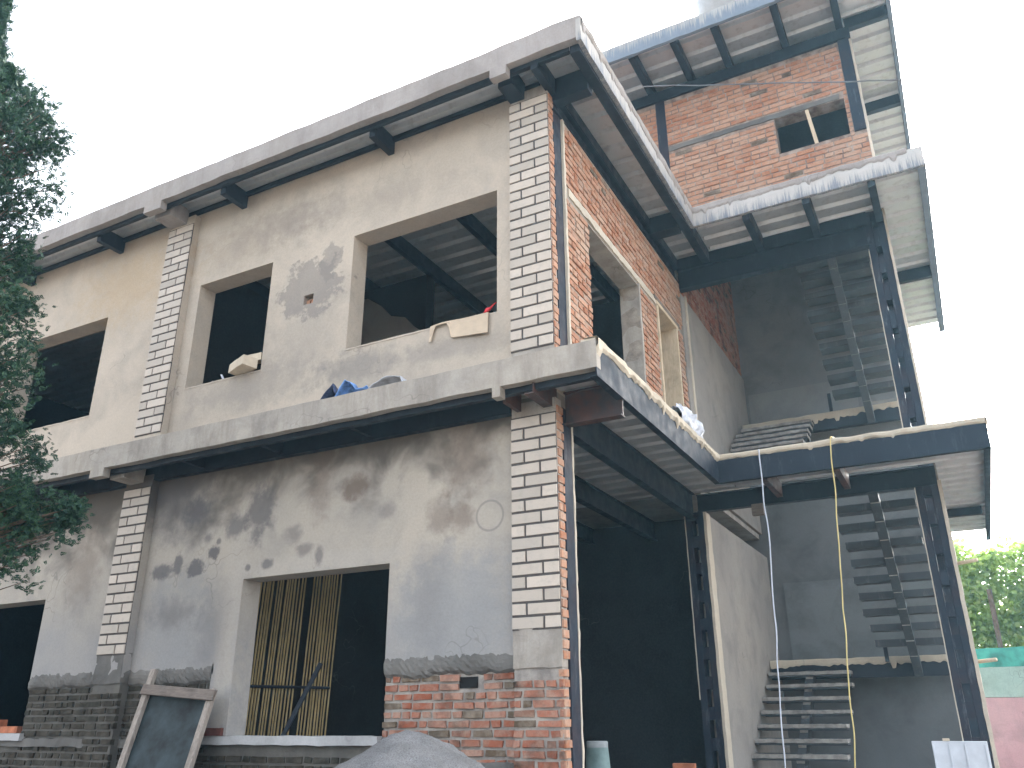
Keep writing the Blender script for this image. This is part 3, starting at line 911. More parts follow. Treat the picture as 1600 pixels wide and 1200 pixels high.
# main roof eave
m = MB().rbox(-13.5, CX, FY, FY + 0.09, 7.88, 8.145, 0.1, 0.009, 3)
m.build('roof_front_edge', 'concrete_top', H)
m = MB()
m.rbox(-13.5, CX - .02, FY + 0.09, YW + 0.0, 8.05, 8.12, 0.5, 0.004)
m.rbox(-13.5, 0.0, YW + 0.0, BACK, 8.05, 8.12, 0.8, 0.004)
m.rbox(CX - .02, TX - .02, TY + 0.03, YW + 0.0, 8.05, 8.12, 0.4, 0.004)
m.rbox(XR + .02, TX - .02, YW, 8.5, 8.05, 8.12, 0.4, 0.004)
m.each('roof_slab', 'concrete_top', H)
deck(-13.5, CX - 0.03, FY + 0.1, YW, 7.985).build('roof_deck', 'deck', H)
deck(-13.5, -0.22, YW, BACK, 7.985).build('roof_deck', 'deck', H)
deck(CX - 0.03, TX - 0.02, TY + 0.06, YW, 7.985).build('roof_deck', 'deck', H)
deck(XR + 0.02, TX - 0.02, YW, 8.5, 7.985).build('roof_deck', 'deck', H)
m = MB().rbox(CX - 0.05, CX, FY + 0.0, TY + 0.05, 7.83, 8.10, 0.08, 0.006, 7)
m.build('roof_side_edge', 'fascia_side', H)
m = MB()
m.box(CX - 0.16, CX - 0.052, FY + 0.095, YW - 0.05, 7.79, 7.99)
m.build('edge_beam', 'steel', H)
m = MB().rbox(CX + 0.002, TX, TY, TY + 0.05, 7.83, 8.10, 0.06, 0.006, 7)
m.build('tower_eave_edge', 'fascia_mid', H)
m = MB().box(TX - 0.012, TX + .002, TY + 0.052, 8.5, 7.83, 8.10)
m.box(TX - 0.09, TX - 0.012, TY + 0.052, 8.5, 7.83, 7.85)
m.build('tower_eave_side', 'fascia_high', H)
m = MB()
drips(m, (CX, FY + .02, 0), (CX, TY, 0), (1, 0, 0), 8.125, 0.10, 0.06, 0.022, seed=13, fr=4)
drips(m, (CX, TY, 0), (3.25, TY, 0), (0, -1, 0), 8.125, 0.09, 0.05, 0.022, seed=15, fr=5)
m.each('mortar_lip', 'concrete_top', H)

m = MB()
channel(m, (-13.5, FY + 0.094, 0), (CX - .17, FY + 0.094, 0), (0, 1, 0), 7.835, 7.98, fl=0.05)
m.build('edge_beam', 'steel', H)
MB().box(-13.5, -0.12, -0.05, -0.004, 7.925, 7.98).build('shade_strip', 'steel', H)  # dark strip added for the shade where wall meets soffit
m = MB()
channel(m, (-13.5, FY + 0.094, 0), (CX - .02, FY + 0.094, 0), (0, 1, 0), 4.30, 4.448, fl=0.06)
m.build('edge_beam', 'steel', H)
MB().box(-13.5, -0.46, -0.085, -0.004, 4.27, 4.447).build('shade_strip', 'steel', H)  # dark strip added to deepen the shade under the ledge
# rafters of the main roof: run from the front eave to the back
for x in (-2.05, -4.34, -6.65, -1.15, -3.2, -5.9, -7.6, -8.6):
    front = x in (-2.05, -4.34, -6.65, -8.6)
    m = MB().box(x - 0.04, x + 0.04, (FY + 0.158) if front else 0.26, BACK - 0.1, 7.765, 7.983)
    m.build('rafter', 'steel', H)
m = MB()
ibeam_y(m, -0.03, 0.0, YW, 7.60, 7.83, 0.13)
m.box(-0.10, 0.045, 0.0, YW, 7.83, 7.983)
m.build('side_beam', 'steel', H)
m = MB().box(-0.05, CX - 0.16, 0.0, 0.12, 7.70, 7.983)
m.build('eave_beam', 'steel', H)
m = MB().box(-0.02, 0.055, FY + 0.09, 0.0, 7.775, 7.983)
m.build('eave_beam', 'steel', H)
m = MB().box(0.05, CX - 0.16, 3.0, 3.2, 7.74, 7.983)
m.build('eave_beam', 'steel', H)
for x in (1.255, 2.015, 2.80):
    m = MB().box(x - 0.045, x + 0.045, TY + 0.052, YW - 0.06, 7.755, 7.983)
    m.build('rafter', 'steel', H)
m = MB()
ibeam_x(m, YW + 0.05, 0.02, XR - 0.2, 7.49, 7.80, 0.14)
m.box(0.02, XR - 0.2, YW - 0.02, YW + 0.12, 7.80, 7.983)
m.build('tower_beam', 'steel', H)
for xs, y, z0, z1 in ((XR, 6.2, 7.80, 7.98), (XR, 6.9, 4.34, 4.45)):
    m = MB().box(XR + .02, TX - 0.09, y, y + 0.08, z0, z1)
    m.build('joist', 'steel', H)

# ------------------------------------------------------------------ stair tower
def lattice(x0, x1, yf, z0, z1, name, pitch, hole_w, hole_h, dep=0.20, zs=None):
    """built-up column: two channels joined by batten plates with open slots between"""
    m = MB()
    wch = (x1 - x0 - hole_w) / 2
    m.box(x0, x0 + wch, yf, yf + dep, z0, z1)
    m.box(x1 - wch, x1, yf, yf + dep, z0, z1)
    o = m.build(name, 'steel_col', H, bevel=0.004)
    z = z0 + 0.05
    while z + pitch < z1 + pitch:
        zb = min(z + pitch - hole_h, z1)
        b = MB().box(x0 + wch + 0.0005, x1 - wch - 0.0005, yf + 0.004, yf + 0.016, z, zb)
        b.box(x0 + wch + 0.0005, x1 - wch - 0.0005, yf + dep - 0.016, yf + dep - 0.004, z, zb)
        b.each('batten', 'steel_col', o)
        z += pitch
    return o
lattice(-0.17, 0.07, YW, -0.1, 4.20, 'tower_column', 0.345, 0.075, 0.20)
lattice(2.61, XR, YW, -0.1, 4.20, 'tower_column', 0.345, 0.085, 0.19)
lattice(2.61, XR, YW, 4.59, 7.98, 'tower_column', 0.40, 0.07, 0.14)
m = MB().rbox(0.071, 0.105, YW - 0.01, YW + 0.2, -0.1, 4.19, 0.06, 0.005, 8)
m.rbox(XR + 0.001, XR + 0.04, YW - 0.005, YW + 0.2, -0.1, 4.24, 0.06, 0.006, 8)
m.rbox(XR + 0.001, XR + 0.03, YW - 0.005, YW + 0.2, 4.59, 7.97, 0.06, 0.005, 8)
m.rbox(-0.182, -0.171, YW - 0.004, YW + 0.03, 1.9, 4.19, 0.05, 0.004, 9)
m.rbox(2.598, 2.609, YW - 0.004, YW + 0.03, 0.6, 4.19, 0.05, 0.003, 9)
m.rbox(2.598, 2.609, YW - 0.004, YW + 0.03, 4.7, 7.4, 0.05, 0.003, 9)
m.each('column_edge', 'edge_pale', H)
# left stairwell wall: plaster, raw brick above
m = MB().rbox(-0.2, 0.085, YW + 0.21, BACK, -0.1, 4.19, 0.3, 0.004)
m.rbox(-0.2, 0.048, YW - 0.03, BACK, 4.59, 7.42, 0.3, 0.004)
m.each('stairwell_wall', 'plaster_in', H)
m = MB().rbox(0.04, 0.062, 4.42, 4.50, 4.60, 7.46, 0.05, 0.006, 8)
m.build('corner_bead', 'edge_pale', H)
m = MB().box(-0.2, 0.012, YW + 0.235, BACK, 7.42, 11.0)
m.build('stairwell_upper_wall', 'mortar', H)
m = MB()
bricks(m, 'x', 0.012, YW + 0.15, BACK, 7.43, 11.0, out=1, seed=61, length=0.24)
m.build('stairwell_brick', 'brick_base', H)
# back wall with the low landing opening
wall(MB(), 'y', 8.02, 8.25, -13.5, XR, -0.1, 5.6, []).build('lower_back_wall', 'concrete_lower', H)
wall(MB(), 'y', 8.02, 8.25, -13.5, XR, 5.6, 11.0, [(2.02, 2.56, 6.30, 6.62)]).build('upper_back_wall', 'concrete_veil', H)
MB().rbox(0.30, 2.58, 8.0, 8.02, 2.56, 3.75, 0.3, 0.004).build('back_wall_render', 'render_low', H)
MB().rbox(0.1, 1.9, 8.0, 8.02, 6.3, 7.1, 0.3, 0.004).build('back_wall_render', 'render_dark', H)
m = MB().box(2.61, XR, 7.95, 8.2, -0.1, 11.0)
m.build('tower_column', 'steel_col', H)

# stairs: steel treads on a central stringer
def flight(x0, x1, xs, ya, za, yb, zb, n):
    """treads climb from (ya, za) to (yb, zb)"""
    root = MB()
    p, q = Vector((xs, ya, za - 0.22)), Vector((xs, yb, zb - 0.22))
    root.beam(p, q, 0.11, 0.16)
    # saw-tooth brackets
    for k in range(1, n):
        t = k / n
        y, z = ya + (yb - ya) * t, za + (zb - za) * t
    st = root.build('stair_flight', 'pan', H)
    for k in range(1, n):
        t = k / n
        y, z = ya + (yb - ya) * t, za + (zb - za) * t
        e = (yb - ya) / n
        MB().box(xs - 0.05, xs + 0.05, min(y + e * .1, y + e * 0.6), max(y + e * .1, y + e * 0.6), z - 0.22, z - 0.07).build('bracket', 'cement_tread', st)
    dy = (yb - ya) / n
    for k in range(1, n):
        t = k / n
        y, z = ya + (yb - ya) * t, za + (zb - za) * t
        ed = random.uniform(-0.025, 0.03)
        er = random.uniform(-0.03, 0.03)
        y0, y1 = sorted((y - dy * 0.15, y + dy * 0.95))
        up = 1 if dy > 0 else -1
        b = MB().rbox(x0 + ed, x1 + er, y0, y1, z - 0.045, z, 0.05, 0.008, 11)
        b.build('tread', 'cement_tread', st)
        b = MB().box(x0 + ed + .004, x1 + er - .004, y0 + .01, y1 - .01, z - 0.068, z - 0.052)
        yb_ = y + dy * 0.955
        b.box(x0 + ed + .004, x1 + er - .004, min(yb_, yb_ + up * .012), max(yb_, yb_ + up * .012), z - 0.08, z + 0.012)
        b.build('tread_pan', 'pan', st)
    return st
a = NM('cement_tread', 0.9, spec=0.2)
nz_ = a.node('ShaderNodeNewGeometry').outputs['Normal']
c = a.mix(a.ramp(a.noise(8, 5), (0.35, 0), (0.65, 1)), (0.21, 0.20, 0.19), (0.38, 0.36, 0.33))
a.color(c)
a.bump(a.noise(40, 4), 0.5, 0.008)
MAT['cement_tread'] = a.m
for dz, dx in ((0.0, 0.0), (3.78, -0.03)):
    za, zb = (0.55, 2.5) if dz == 0 else (4.6, 6.28)
    flight(0.10, 1.26 + dx, 0.68, 4.55, za, 7.22, zb, 11)
    flight(1.64 + dx, 2.58, 2.13 + dx, 7.22, zb, 4.42, 4.52 if dz == 0 else 8.08, 11)
    m = MB().rbox(0.09, 2.60, 7.22, 8.0, zb - 0.07, zb, 0.07, 0.005, 7)
    m.build('landing', 'cement_tread', H)
    m = MB().box(0.10, 2.60, 7.235, 7.35, zb - 0.27, zb - 0.075)
    m.build('landing_beam', 'steel', H)
    m = MB()
    drips(m, (0.1, 7.22, 0), (2.6, 7.22, 0), (0, -1, 0), zb + 0.006, 0.10, 0.07, 0.02, seed=21 + int(dz))
    m.each('mortar_lip', 'drip', H)
m = MB().box(1.50, 1.55, 7.27, 7.32, 6.2, 6.62)
m.build('stair_post', 'steel', H)
m = MB().box(1.74, 1.79, 7.0, 7.05, 2.42, 2.72)
m.build('stair_post', 'steel', H)

# third floor
win3 = (1.68, 2.655, 9.29, 9.912)
wall(MB(), 'y', YW, YW + 0.23, -3.0, XR + 0.02, 8.10, 10.92, [win3]).build('attic_wall', 'mortar_up', H)
m = MB()
bricks(m, 'y', YW, -3.0, -0.09, 8.12, 10.90, [], out=-1, seed=71, course=0.08, length=0.25)
bricks(m, 'y', YW, 0.065, XR + 0.02, 8.12, 10.90, [win3, (0.06, 2.62, 9.915, 10.0), (2.71, XR + .05, 9.28, 11.2)], out=-1, seed=72, course=0.08, length=0.25)
m.build('attic_brick', 'brick_up', H)
m = MB().rbox(0.066, 2.60, YW - 0.014, YW + 0.02, 9.92, 10.0, 0.05, 0.008, 7)
m.build('attic_lintel', 'cement_rough', H)
m = MB().box(-0.085, 0.063, YW - 0.012, YW + 0.03, 8.12, 10.92)
m.build('attic_column', 'steel_col', H)
m = MB().box(2.715, XR + 0.02, YW - 0.03, YW + 0.05, 9.29, 10.92)
m.build('attic_column', 'steel_col', H)
m = MB().beam((2.14, YW + 0.03, 9.92), (2.205, YW + 0.03, 9.28), 0.05, 0.045, (0, 1, 0))
m.build('window_mullion', 'wood_pale', H)
MB().box(0.05, XR - 0.02, 5.3, 5.4, 8.6, 11.2).build('inner_wall_or_light_block', 'concrete_dark', H)  # added dark board keeping light out of the attic window
m = MB().box(XR + .0, XR + 0.02, YW + 0.24, BACK, 8.1, 11.0)
m.build('attic_side_wall', 'mortar_up', H)
m = MB().rbox(XR + 0.022, XR + 0.055, YW - 0.005, YW + 0.1, 8.12, 10.9, 0.08, 0.004)
m.build('mortar_edge', 'edge_pale', H)
m = MB().box(-3.05, XR + 0.05, YW - 0.05, YW + 0.13, 10.915, 11.10)
m.build('attic_beam', 'steel', H)
m = MB().rbox(-3.3, 3.50, TY, TY + 0.06, 11.115, 11.385, 0.1, 0.006, 6)
m.build('attic_eave_edge', 'fascia_high', H)
m = MB().box(3.44, 3.50, TY + 0.062, 9.0, 11.118, 11.385)
m.build('attic_eave_side', 'fascia_high', H)
deck(-3.3, 3.46, TY + 0.05, 9.0, 11.29).build('attic_deck', 'deck', H)
m = MB().box(-3.3, 3.43, TY + 0.07, 9.0, 11.35, 11.42)
m.build('attic_roof_slab', 'concrete_top', H)
for x in (-1.4, -0.75, -0.13, 0.53, 1.145, 2.0, 2.78):
    m = MB().box(x - 0.05, x + 0.05, TY + 0.062, YW + 0.2, 11.10, 11.288)
    m.build('attic_rafter', 'steel', H)
for y in (4.3, 6.4, 8.6):
    m = MB().box(XR, 3.435, y - 0.05, y + 0.05, 11.105, 11.286)
    m.build('attic_rafter', 'steel', H)

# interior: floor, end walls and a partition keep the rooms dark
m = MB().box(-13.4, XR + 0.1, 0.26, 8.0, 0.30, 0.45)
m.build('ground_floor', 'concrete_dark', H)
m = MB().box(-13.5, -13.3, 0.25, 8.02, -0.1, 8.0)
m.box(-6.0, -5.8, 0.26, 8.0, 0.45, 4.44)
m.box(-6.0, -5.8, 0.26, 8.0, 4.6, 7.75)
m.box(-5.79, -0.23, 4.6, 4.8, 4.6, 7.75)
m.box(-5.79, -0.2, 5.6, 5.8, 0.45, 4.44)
m.each('inner_wall_or_light_block', 'concrete_dark', H)
MB().box(-5.79, -3.2, 2.5, 2.7, 4.6, 7.75).build('inner_wall_or_light_block', 'concrete_dark', H)
m = MB().add([(-5.6, 2.48, 4.65), (-3.22, 2.48, 4.65), (-3.22, 2.48, 6.80), (-3.4, 2.48, 6.95), (-3.55, 2.48, 7.12), (-3.8, 2.48, 7.2), (-4.0, 2.48, 7.42), (-4.25, 2.48, 7.6), (-5.6, 2.48, 7.7)], [tuple(range(9))])
ob = m.build('inner_patch', 'plaster_in', H)
ob.modifiers.new('thick', 'SOLIDIFY').thickness = 0.015
m = MB().rbox(0.72, 0.86, YW - 0.10, YW - 0.01, 4.06, 4.195, 0.05, 0.006)
m.build('timber_stub', 'wood_brown', H)

# ------------------------------------------------------------------ roof water tank
t = thing('water_tank', 'pale grey rounded water tank on the top roof, only its underside showing', 'tank', (1.38, 3.95, 11.42))
m = MB().lathe([(0.02, 0.34), (0.30, 0.36), (0.50, 0.46), (0.56, 0.62), (0.56, 1.5), (0.4, 1.65), (0.05, 1.72)], (1.38, 3.95, 11.42), 28)
m.build('tank_body', 'tank', t, smooth=True)
for a_, b_ in ((-1, -1), (1, -1), (1, 1), (-1, 1)):
    MB().box(1.38 + a_ * .15 - .02, 1.38 + a_ * .15 + .02, 4.05 + b_ * .12 - .02, 4.05 + b_ * .12 + .02, 11.42, 11.80).build('leg', 'steel', t)

# ------------------------------------------------------------------ loose things on the house
# bent tan sheet lying over the sill of the big window
t = thing('tan_sheet', 'bent tan sheet with a cut-out notch hanging over the big window sill', 'sheet', (-1.0, -0.03, 5.39))
m = MB()
n = 26
pr = [(0.10, 5.398), (-0.012, 5.402), (-0.02, 5.35), (-0.022, 5.27), (-0.03, 5.19)]
x0, x1 = -1.42, -0.73
o = 0
for i in range(n + 1):
    x = x0 + (x1 - x0) * i / n
    f = (x - x0) / (x1 - x0)
    notch = 0.06 < f < 0.36
    hh = 1.0 if not notch else max(0.12, 0.55 * abs((f - 0.21) / 0.15) ** 3)
    for y, z in pr:
        zz = 5.40 + (z - 5.40) * (hh if z < 5.40 else 1) * (0.86 + 0.2 * f)
        m.v.append((x, y - 0.012 * f - 0.008 * math.sin(f * 9), zz + 0.01 * math.sin(f * 5)))
for i in range(n):
    for k in range(4):
        q = i * 5 + k
        m.f.append((q, q + 1, q + 6, q + 5))
ob = m.build('sheet_skin', 'tan_sheet', t)
sm = ob.modifiers.new('thick', 'SOLIDIFY')
sm.thickness = 0.008
# red rag
m = MB()
for i in range(7):
    for j in range(7):
        u, v = i / 6, j / 6
        m.v.append((-0.80 + 0.15 * u * (0.3 + 0.7 * v), -0.02 + 0.05 * v + 0.015 * math.sin(9 * u + 4 * v), 5.405 + 0.115 * v * (0.4 + u * 0.6) + 0.01 * math.sin(7 * u)))
for i in range(6):
    for j in range(6):
        q = i * 7 + j
        m.f.append((q, q + 7, q + 8, q + 1))
ob = m.build('red_rag', 'red_cloth', smooth=True)
ob.modifiers.new('thick', 'SOLIDIFY').thickness = 0.006
tag(ob, 'small red rag in the right corner of the big window sill', 'rag')
# block, bottle, stick on the small window sill
m = MB().rbox(-0.17, 0.17, -0.09, 0.09, 0.0, 0.115, 0.06, 0.006, 8)
ob = m.build('cement_block', 'block', bevel=0.006)
ob.location = (-3.97, -0.045, 5.42)
ob.rotation_euler = (R(-4), R(-3), R(-18))
tag(ob, 'cream block sticking out over the sill of the small window', 'block')
m = MB().rbox(-0.09, 0.09, -0.05, 0.05, 0.0, 0.09, 0.05, 0.005, 8)
ob = m.build('broken_block', 'block', bevel=0.006)
ob.location = (-3.86, 0.05, 5.54)
ob.rotation_euler = (0, R(-6), R(12))
tag(ob, 'smaller cream block piece lying on top of the bigger block', 'block')
m = MB().lathe([(0.0, 0), (0.036, 0.0), (0.038, 0.02), (0.038, 0.13), (0.03, 0.165), (0.014, 0.19), (0.014, 0.22), (0, 0.222)], (-3.79, 0.14, 5.41), 14)
ob = m.build('bottle', 'bottle', smooth=True)
tag(ob, 'dark blue bottle behind the blocks in the small window', 'bottle')
ob = MB().beam((-4.33, 0.02, 5.41), (-4.42, 0.06, 5.50), 0.02, 0.012).build('wood_splinter', 'cable_white')
tag(ob, 'pale splinter leaning on the sill of the small window', 'splinter')
m = MB()
rnd = random.Random(4)
for k in range(9):
    x = -4.9 + rnd.random() * 0.45
    m.lathe([(0, 0), (0.03 * rnd.uniform(.5, 1), 0.008), (0.02, 0.03 * rnd.uniform(.5, 1.2)), (0, 0.035)], (x, 0.03 + rnd.random() * .1, 5.402), 6)
ob = m.build('rubble_bits', 'cement_rough')
ob['kind'] = 'stuff'
tag(ob, 'crumbs of dark mortar on the small window sill', 'rubble')
# crumpled bags on the front ledge
def cloth(name, mat, path, yb, yd, lab, cat, wob=0.02, seed=1, ncross=8):
    """crumpled strip following a profile in x,z and lying back over depth yd"""
    m = MB()
    n = len(path)
    dense = []
    for i in range(n - 1):
        for k in range(6):
            t = k / 6
            dense.append((path[i][0] + (path[i + 1][0] - path[i][0]) * t, path[i][1] + (path[i + 1][1] - path[i][1]) * t))
    dense.append(path[-1])
    for i, (x, z) in enumerate(dense):
        for j in range(ncross + 1):
            v = j / ncross
            q = noise.noise_vector(Vector((x * 11, v * 2.5, seed)))
            zz = 4.604 + max(0.0, (z - 4.6) * (1 - 0.55 * v * v) + q.z * wob)
            m.v.append((x + q.x * wob, yb + yd * v + q.y * wob * .6, zz))
    for i in range(len(dense) - 1):
        for j in range(ncross):
            q = i * (ncross + 1) + j
            m.f.append((q, q + ncross + 1, q + ncross + 2, q + 1))
    ob = m.build(name, mat, smooth=True)
    ob.modifiers.new('thick', 'SOLIDIFY').thickness = 0.006
    return tag(ob, lab, cat)
cloth('plastic_sack', 'plastic_blue', [(-2.26, 4.63), (-2.20, 4.74), (-2.13, 4.81), (-2.06, 4.76), (-2.0, 4.67), (-1.92, 4.67), (-1.85, 4.69)], -0.42, 0.22, 'crumpled blue plastic sack on the front ledge', 'sack', 0.025, 2)
cloth('empty_sack', 'plastic_navy', [(-2.46, 4.605), (-2.40, 4.66), (-2.33, 4.74), (-2.27, 4.79), (-2.24, 4.68)], -0.44, 0.16, 'dark folded flap of sacking beside the blue sack on the ledge', 'sack', 0.02, 5)
cloth('paper_bag', 'plastic_white', [(-1.86, 4.62), (-1.78, 4.68), (-1.68, 4.73), (-1.54, 4.74), (-1.46, 4.72), (-1.43, 4.64)], -0.43, 0.22, 'crumpled white cement bag on the front ledge, right of the blue sack', 'bag', 0.02, 8)
# white sack by the side door
m = MB()
nu, nv = 46, 34
for i in range(nu + 1):
    for j in range(nv):
        t = i / nu
        ph = 2 * math.pi * j / nv
        rr = (math.sin(math.pi * (0.03 + 0.94 * t)) ** 0.55) * (0.13 + 0.03 * math.sin(3 * t))
        y = 2.10 + 0.72 * t
        c_, s_ = math.cos(ph), math.sin(ph)
        P = Vector((t * 4.0, c_ * 1.3, s_ * 1.3 + 3))
        q = noise.noise_vector(P * 1.1) * 0.055 + noise.noise_vector(P * 2.9) * 0.026
        fold = 0.028 * (abs(math.sin(t * 17 + 3 * noise.noise(P) + 2 * c_)) - 0.5)
        top = 0.16 * max(0.0, 1 - t * 2.1) * max(0, s_)
        m.v.append((0.45 + (rr + fold) * c_ + q.x, y + q.y, 4.70 + max(-0.09, (rr + fold) * 1.3 * s_) + top + q.z))
for i in range(nu):
    for j in range(nv):
        m.f.append((i * nv + j, (i + 1) * nv + j, (i + 1) * nv + (j + 1) % nv, i * nv + (j + 1) % nv))
ob = m.build('woven_sack', 'plastic_white', smooth=True)
tag(ob, 'white woven sack slumped on the side ledge below the door', 'sack')
m = MB().rbox(0.28, 0.36, 0.62, 0.74, 4.59, 4.86, 0.04, 0.008, 9)
ob = m.build('blue_scrap', 'plastic_blue', bevel=0.01)
tag(ob, 'blue plastic scrap at the ledge corner before the side window', 'scrap')

# ------------------------------------------------------------------ hanging cables
def cable(name, pts, rad, mat, lab, wob=0.012, seed=0):
    dense = []
    for i in range(len(pts) - 1):
        for k in range(8):
            t = k / 8
            p = Vector(pts[i]).lerp(Vector(pts[i + 1]), t)
            q = noise.noise_vector(p * 2.3 + Vector((seed, 0, 0))) * wob
            dense.append(p + q)
    dense.append(Vector(pts[-1]))
    ob = MB().tube(dense, rad, 7).build(name, mat, smooth=True)
    return tag(ob, lab, 'cable')
cy = TY - 0.04
cable('power_cable', [(0.95, TY + 0.6, 4.60), (1.02, TY + 0.3, 4.66), (1.0, TY + 0.12, 4.63), (1.08, cy, 4.615), (1.065, cy, 4.16), (1.055, cy, 3.49), (1.04, cy, 2.8), (1.0, cy, 2.14), (0.95, cy, 1.21), (0.93, cy, 0.4), (0.9, cy - .1, 0.08)], 0.0075, 'cable_white', 'pale blue white cable hanging from the tower ledge in front of the left stairs', 0.03, 1)
cable('power_cable', [(1.86, TY + 0.5, 4.60), (1.90, TY + 0.1, 4.66), (1.89, cy, 4.62), (1.845, cy, 4.05), (1.795, cy, 3.42), (1.735, cy, 2.75), (1.70, cy, 2.12), (1.66, cy, 1.7), (1.64, cy, 1.22), (1.64, cy, 0.5), (1.6, cy - .1, 0.08)], 0.0068, 'cable_yellow', 'yellow cable hanging from the tower ledge in front of the right stairs', 0.03, 4)
cpts = []
for i in range(9):
    t = i / 8
    p0, p1 = Vector((0.10, 3.0, 10.21)), Vector((9.0, 3.0, 6.72))
    p = p0.lerp(p1, t)
    cpts.append((p.x, p.y, p.z))
cable('overhead_wire', [(0.55, 3.15, 8.12)] * 0 + cpts, 0.009, 'cable_grey', 'thin grey overhead wire crossing in front of the top brick wall', 0.01, 3)

# ------------------------------------------------------------------ ground floor things
# bamboo poles leaning in the lower window
zoff = 0.45
for k in range(31):
    f = k / 30
    x = -4.30 + 0.46 * f + random.uniform(-.005, .005)
    y = 0.62 + 1.05 * f + random.uniform(-.01, .01)
    if k in (19, 20):
        continue
    r = random.uniform(0.009, 0.0135)
    zt = 4.15 + random.uniform(-0.15, 0.15)
    pts, rads = [], []
    for i in range(13):
        t = i / 12
        pts.append((x + 0.05 * t * random.uniform(.9, 1.1), y + 0.12 * t, zoff + (zt - zoff) * t))
        rads.append(r * (1.08 if i % 2 else 0.97) * (1 - 0.2 * t))
    ob = MB().tube(pts, rads, 7).build('bamboo_pole', 'bamboo', smooth=True)
    tag(ob, 'thin yellow bamboo pole standing in a row inside the lower window', 'pole', 'bamboo poles standing in the lower window')
ob = MB().tube([(-4.31, 0.52, 2.04), (-3.79, 1.68, 2.04)], 0.016, 7).build('cross_bar', 'steel')
tag(ob, 'dark bar tied across the bamboo poles in the lower window', 'bar')
ob = MB().beam((-3.66, 0.6, 1.2), (-3.24, 0.85, 2.25), 0.05, 0.045).build('prop_timber', 'steel', bevel=0.006)
tag(ob, 'dark timber leaning in front of the bamboo poles', 'timber')

# sand screen leaning on the wall
t = thing('sand_screen', 'wooden framed sand screen with dark mesh leaning on the wall by the left pilaster', 'screen', (-4.3, -0.6, 0))
def lean(x, z, off=0.0):
    return Vector((x, -0.10 - (2.2 - z) * 0.34 - off, z))
m = MB().beam(lean(-4.39, 0.05), lean(-4.62, 2.18), 0.07, 0.05, (0, -1, 0.3))
m.build('post', 'wood', t, bevel=0.006)
m = MB().beam(lean(-3.53, 0.05), lean(-3.67, 1.97), 0.07, 0.05, (0, -1, 0.3))
m.build('post', 'wood', t, bevel=0.006)
m = MB().beam(lean(-4.62, 1.99, 0.05), lean(-3.58, 1.91, 0.05), 0.10, 0.028, (0, -1, 0.3))
m.build('crossbar', 'wood_brown', t, bevel=0.005)
m = MB().add([lean(-4.41, 0.2, -.03), lean(-3.54, 0.2, -.03), lean(-3.66, 1.92, -.03), lean(-4.60, 1.94, -.03)], [(0, 1, 2, 3)])
ob = m.build('screen_mesh', 'mesh_dark', t)
ob.modifiers.new('thick', 'SOLIDIFY').thickness = 0.008

# sand heap
m = MB()
n = 150
cxs, cys = -0.66, -1.25
for i in range(n + 1):
    for j in range(n + 1):
        x = cxs + (i / n - 0.5) * 5.2
        y = cys + (j / n - 0.5) * 4.4
        y = min(y, -0.13)
        d = math.hypot((x - cxs), (y - cys) * 1.0)
        h = 1.60 - 0.50 * math.sqrt(d * d + 0.10) * 1.5 + 0.22
        z = h + 0.09 * noise.noise(Vector((x * 1.6, y * 1.6, 2))) + 0.03 * noise.noise(Vector((x * 6, y * 6, 2))) + 0.018 * noise.noise(Vector((x * 16, y * 16, 1))) + 0.012 * noise.noise(Vector((x * 37, y * 37, 1))) - 0.03 * max(0, noise.noise(Vector((x * 3.1, y * 3.1, 7))))
        m.v.append((x, y, max(-0.03, z)))
for i in range(n):
    for j in range(n):
        q = i * (n + 1) + j
        m.f.append((q, q + n + 1, q + n + 2, q + 1))
ob = m.build('sand_heap', 'sand', smooth=True)
tag(ob, 'pale grey heap of sand against the brick base', 'sand heap')

# upturned bucket on bricks inside the side opening
def brick_thing(x, y, z, rz, lab, grp=None, mat='clay'):
    b = MB().rbox(-0.115, 0.115, -0.055, 0.055, 0.0, 0.07, 0.04, 0.003, 9)
    ob = b.build('loose_brick', mat, bevel=0.004)
    ob.location = (x, y, z)
    ob.rotation_euler = (0, 0, R(rz))
    return tag(ob, lab, 'brick', grp)
for k in range(10):
    brick_thing(-0.40, 1.5, 0.45 + k * 0.0725, 90 if k % 2 else 0, 'brick in the stack that carries the upturned bucket', 'bricks stacked under the bucket')
t = thing('bucket', 'upturned grey green bucket inside the open side of the ground floor', 'bucket', (-0.40, 1.5, 1.175))
m = MB().lathe([(0.122, 0.0), (0.118, 0.06), (0.1, 0.27), (0.098, 0.30)], (-0.40, 1.5, 1.177), 22)
m.build('bucket_body', 'bucket', t, smooth=True)
m = MB().lathe([(0.101, 0.245), (0.101, 0.305), (0.092, 0.312), (0.0, 0.312)], (-0.40, 1.5, 1.178), 22)
m.build('bucket_base', 'bucket_rim', t, smooth=True)
for k in range(11):
    brick_thing(-0.03 - 0.012 * (k % 3), 3.0 + 0.01 * (k % 2), 0.45 + k * 0.0725, 8 * (k % 3), 'orange brick in the stack beside the left tower column', 'bricks stacked by the tower column')
# bricks on lower left sill
for k, (x, z, rz) in enumerate(((-7.25, 1.578, 4), (-7.33, 1.65, -6), (-7.02, 1.578, 10))):
    brick_thing(x, 0.06, z, rz, ('pale brick lying lowest on the far left lower sill', 'pale brick lying on top of another on the far left lower sill', 'pale brick nearest the window corner on the far left lower sill')[k], mat='clay')
brick_thing(-3.78, -0.01, 1.553, 12, 'dark red brick piece on the sill at the corner of the lower window', mat='clay_dark')

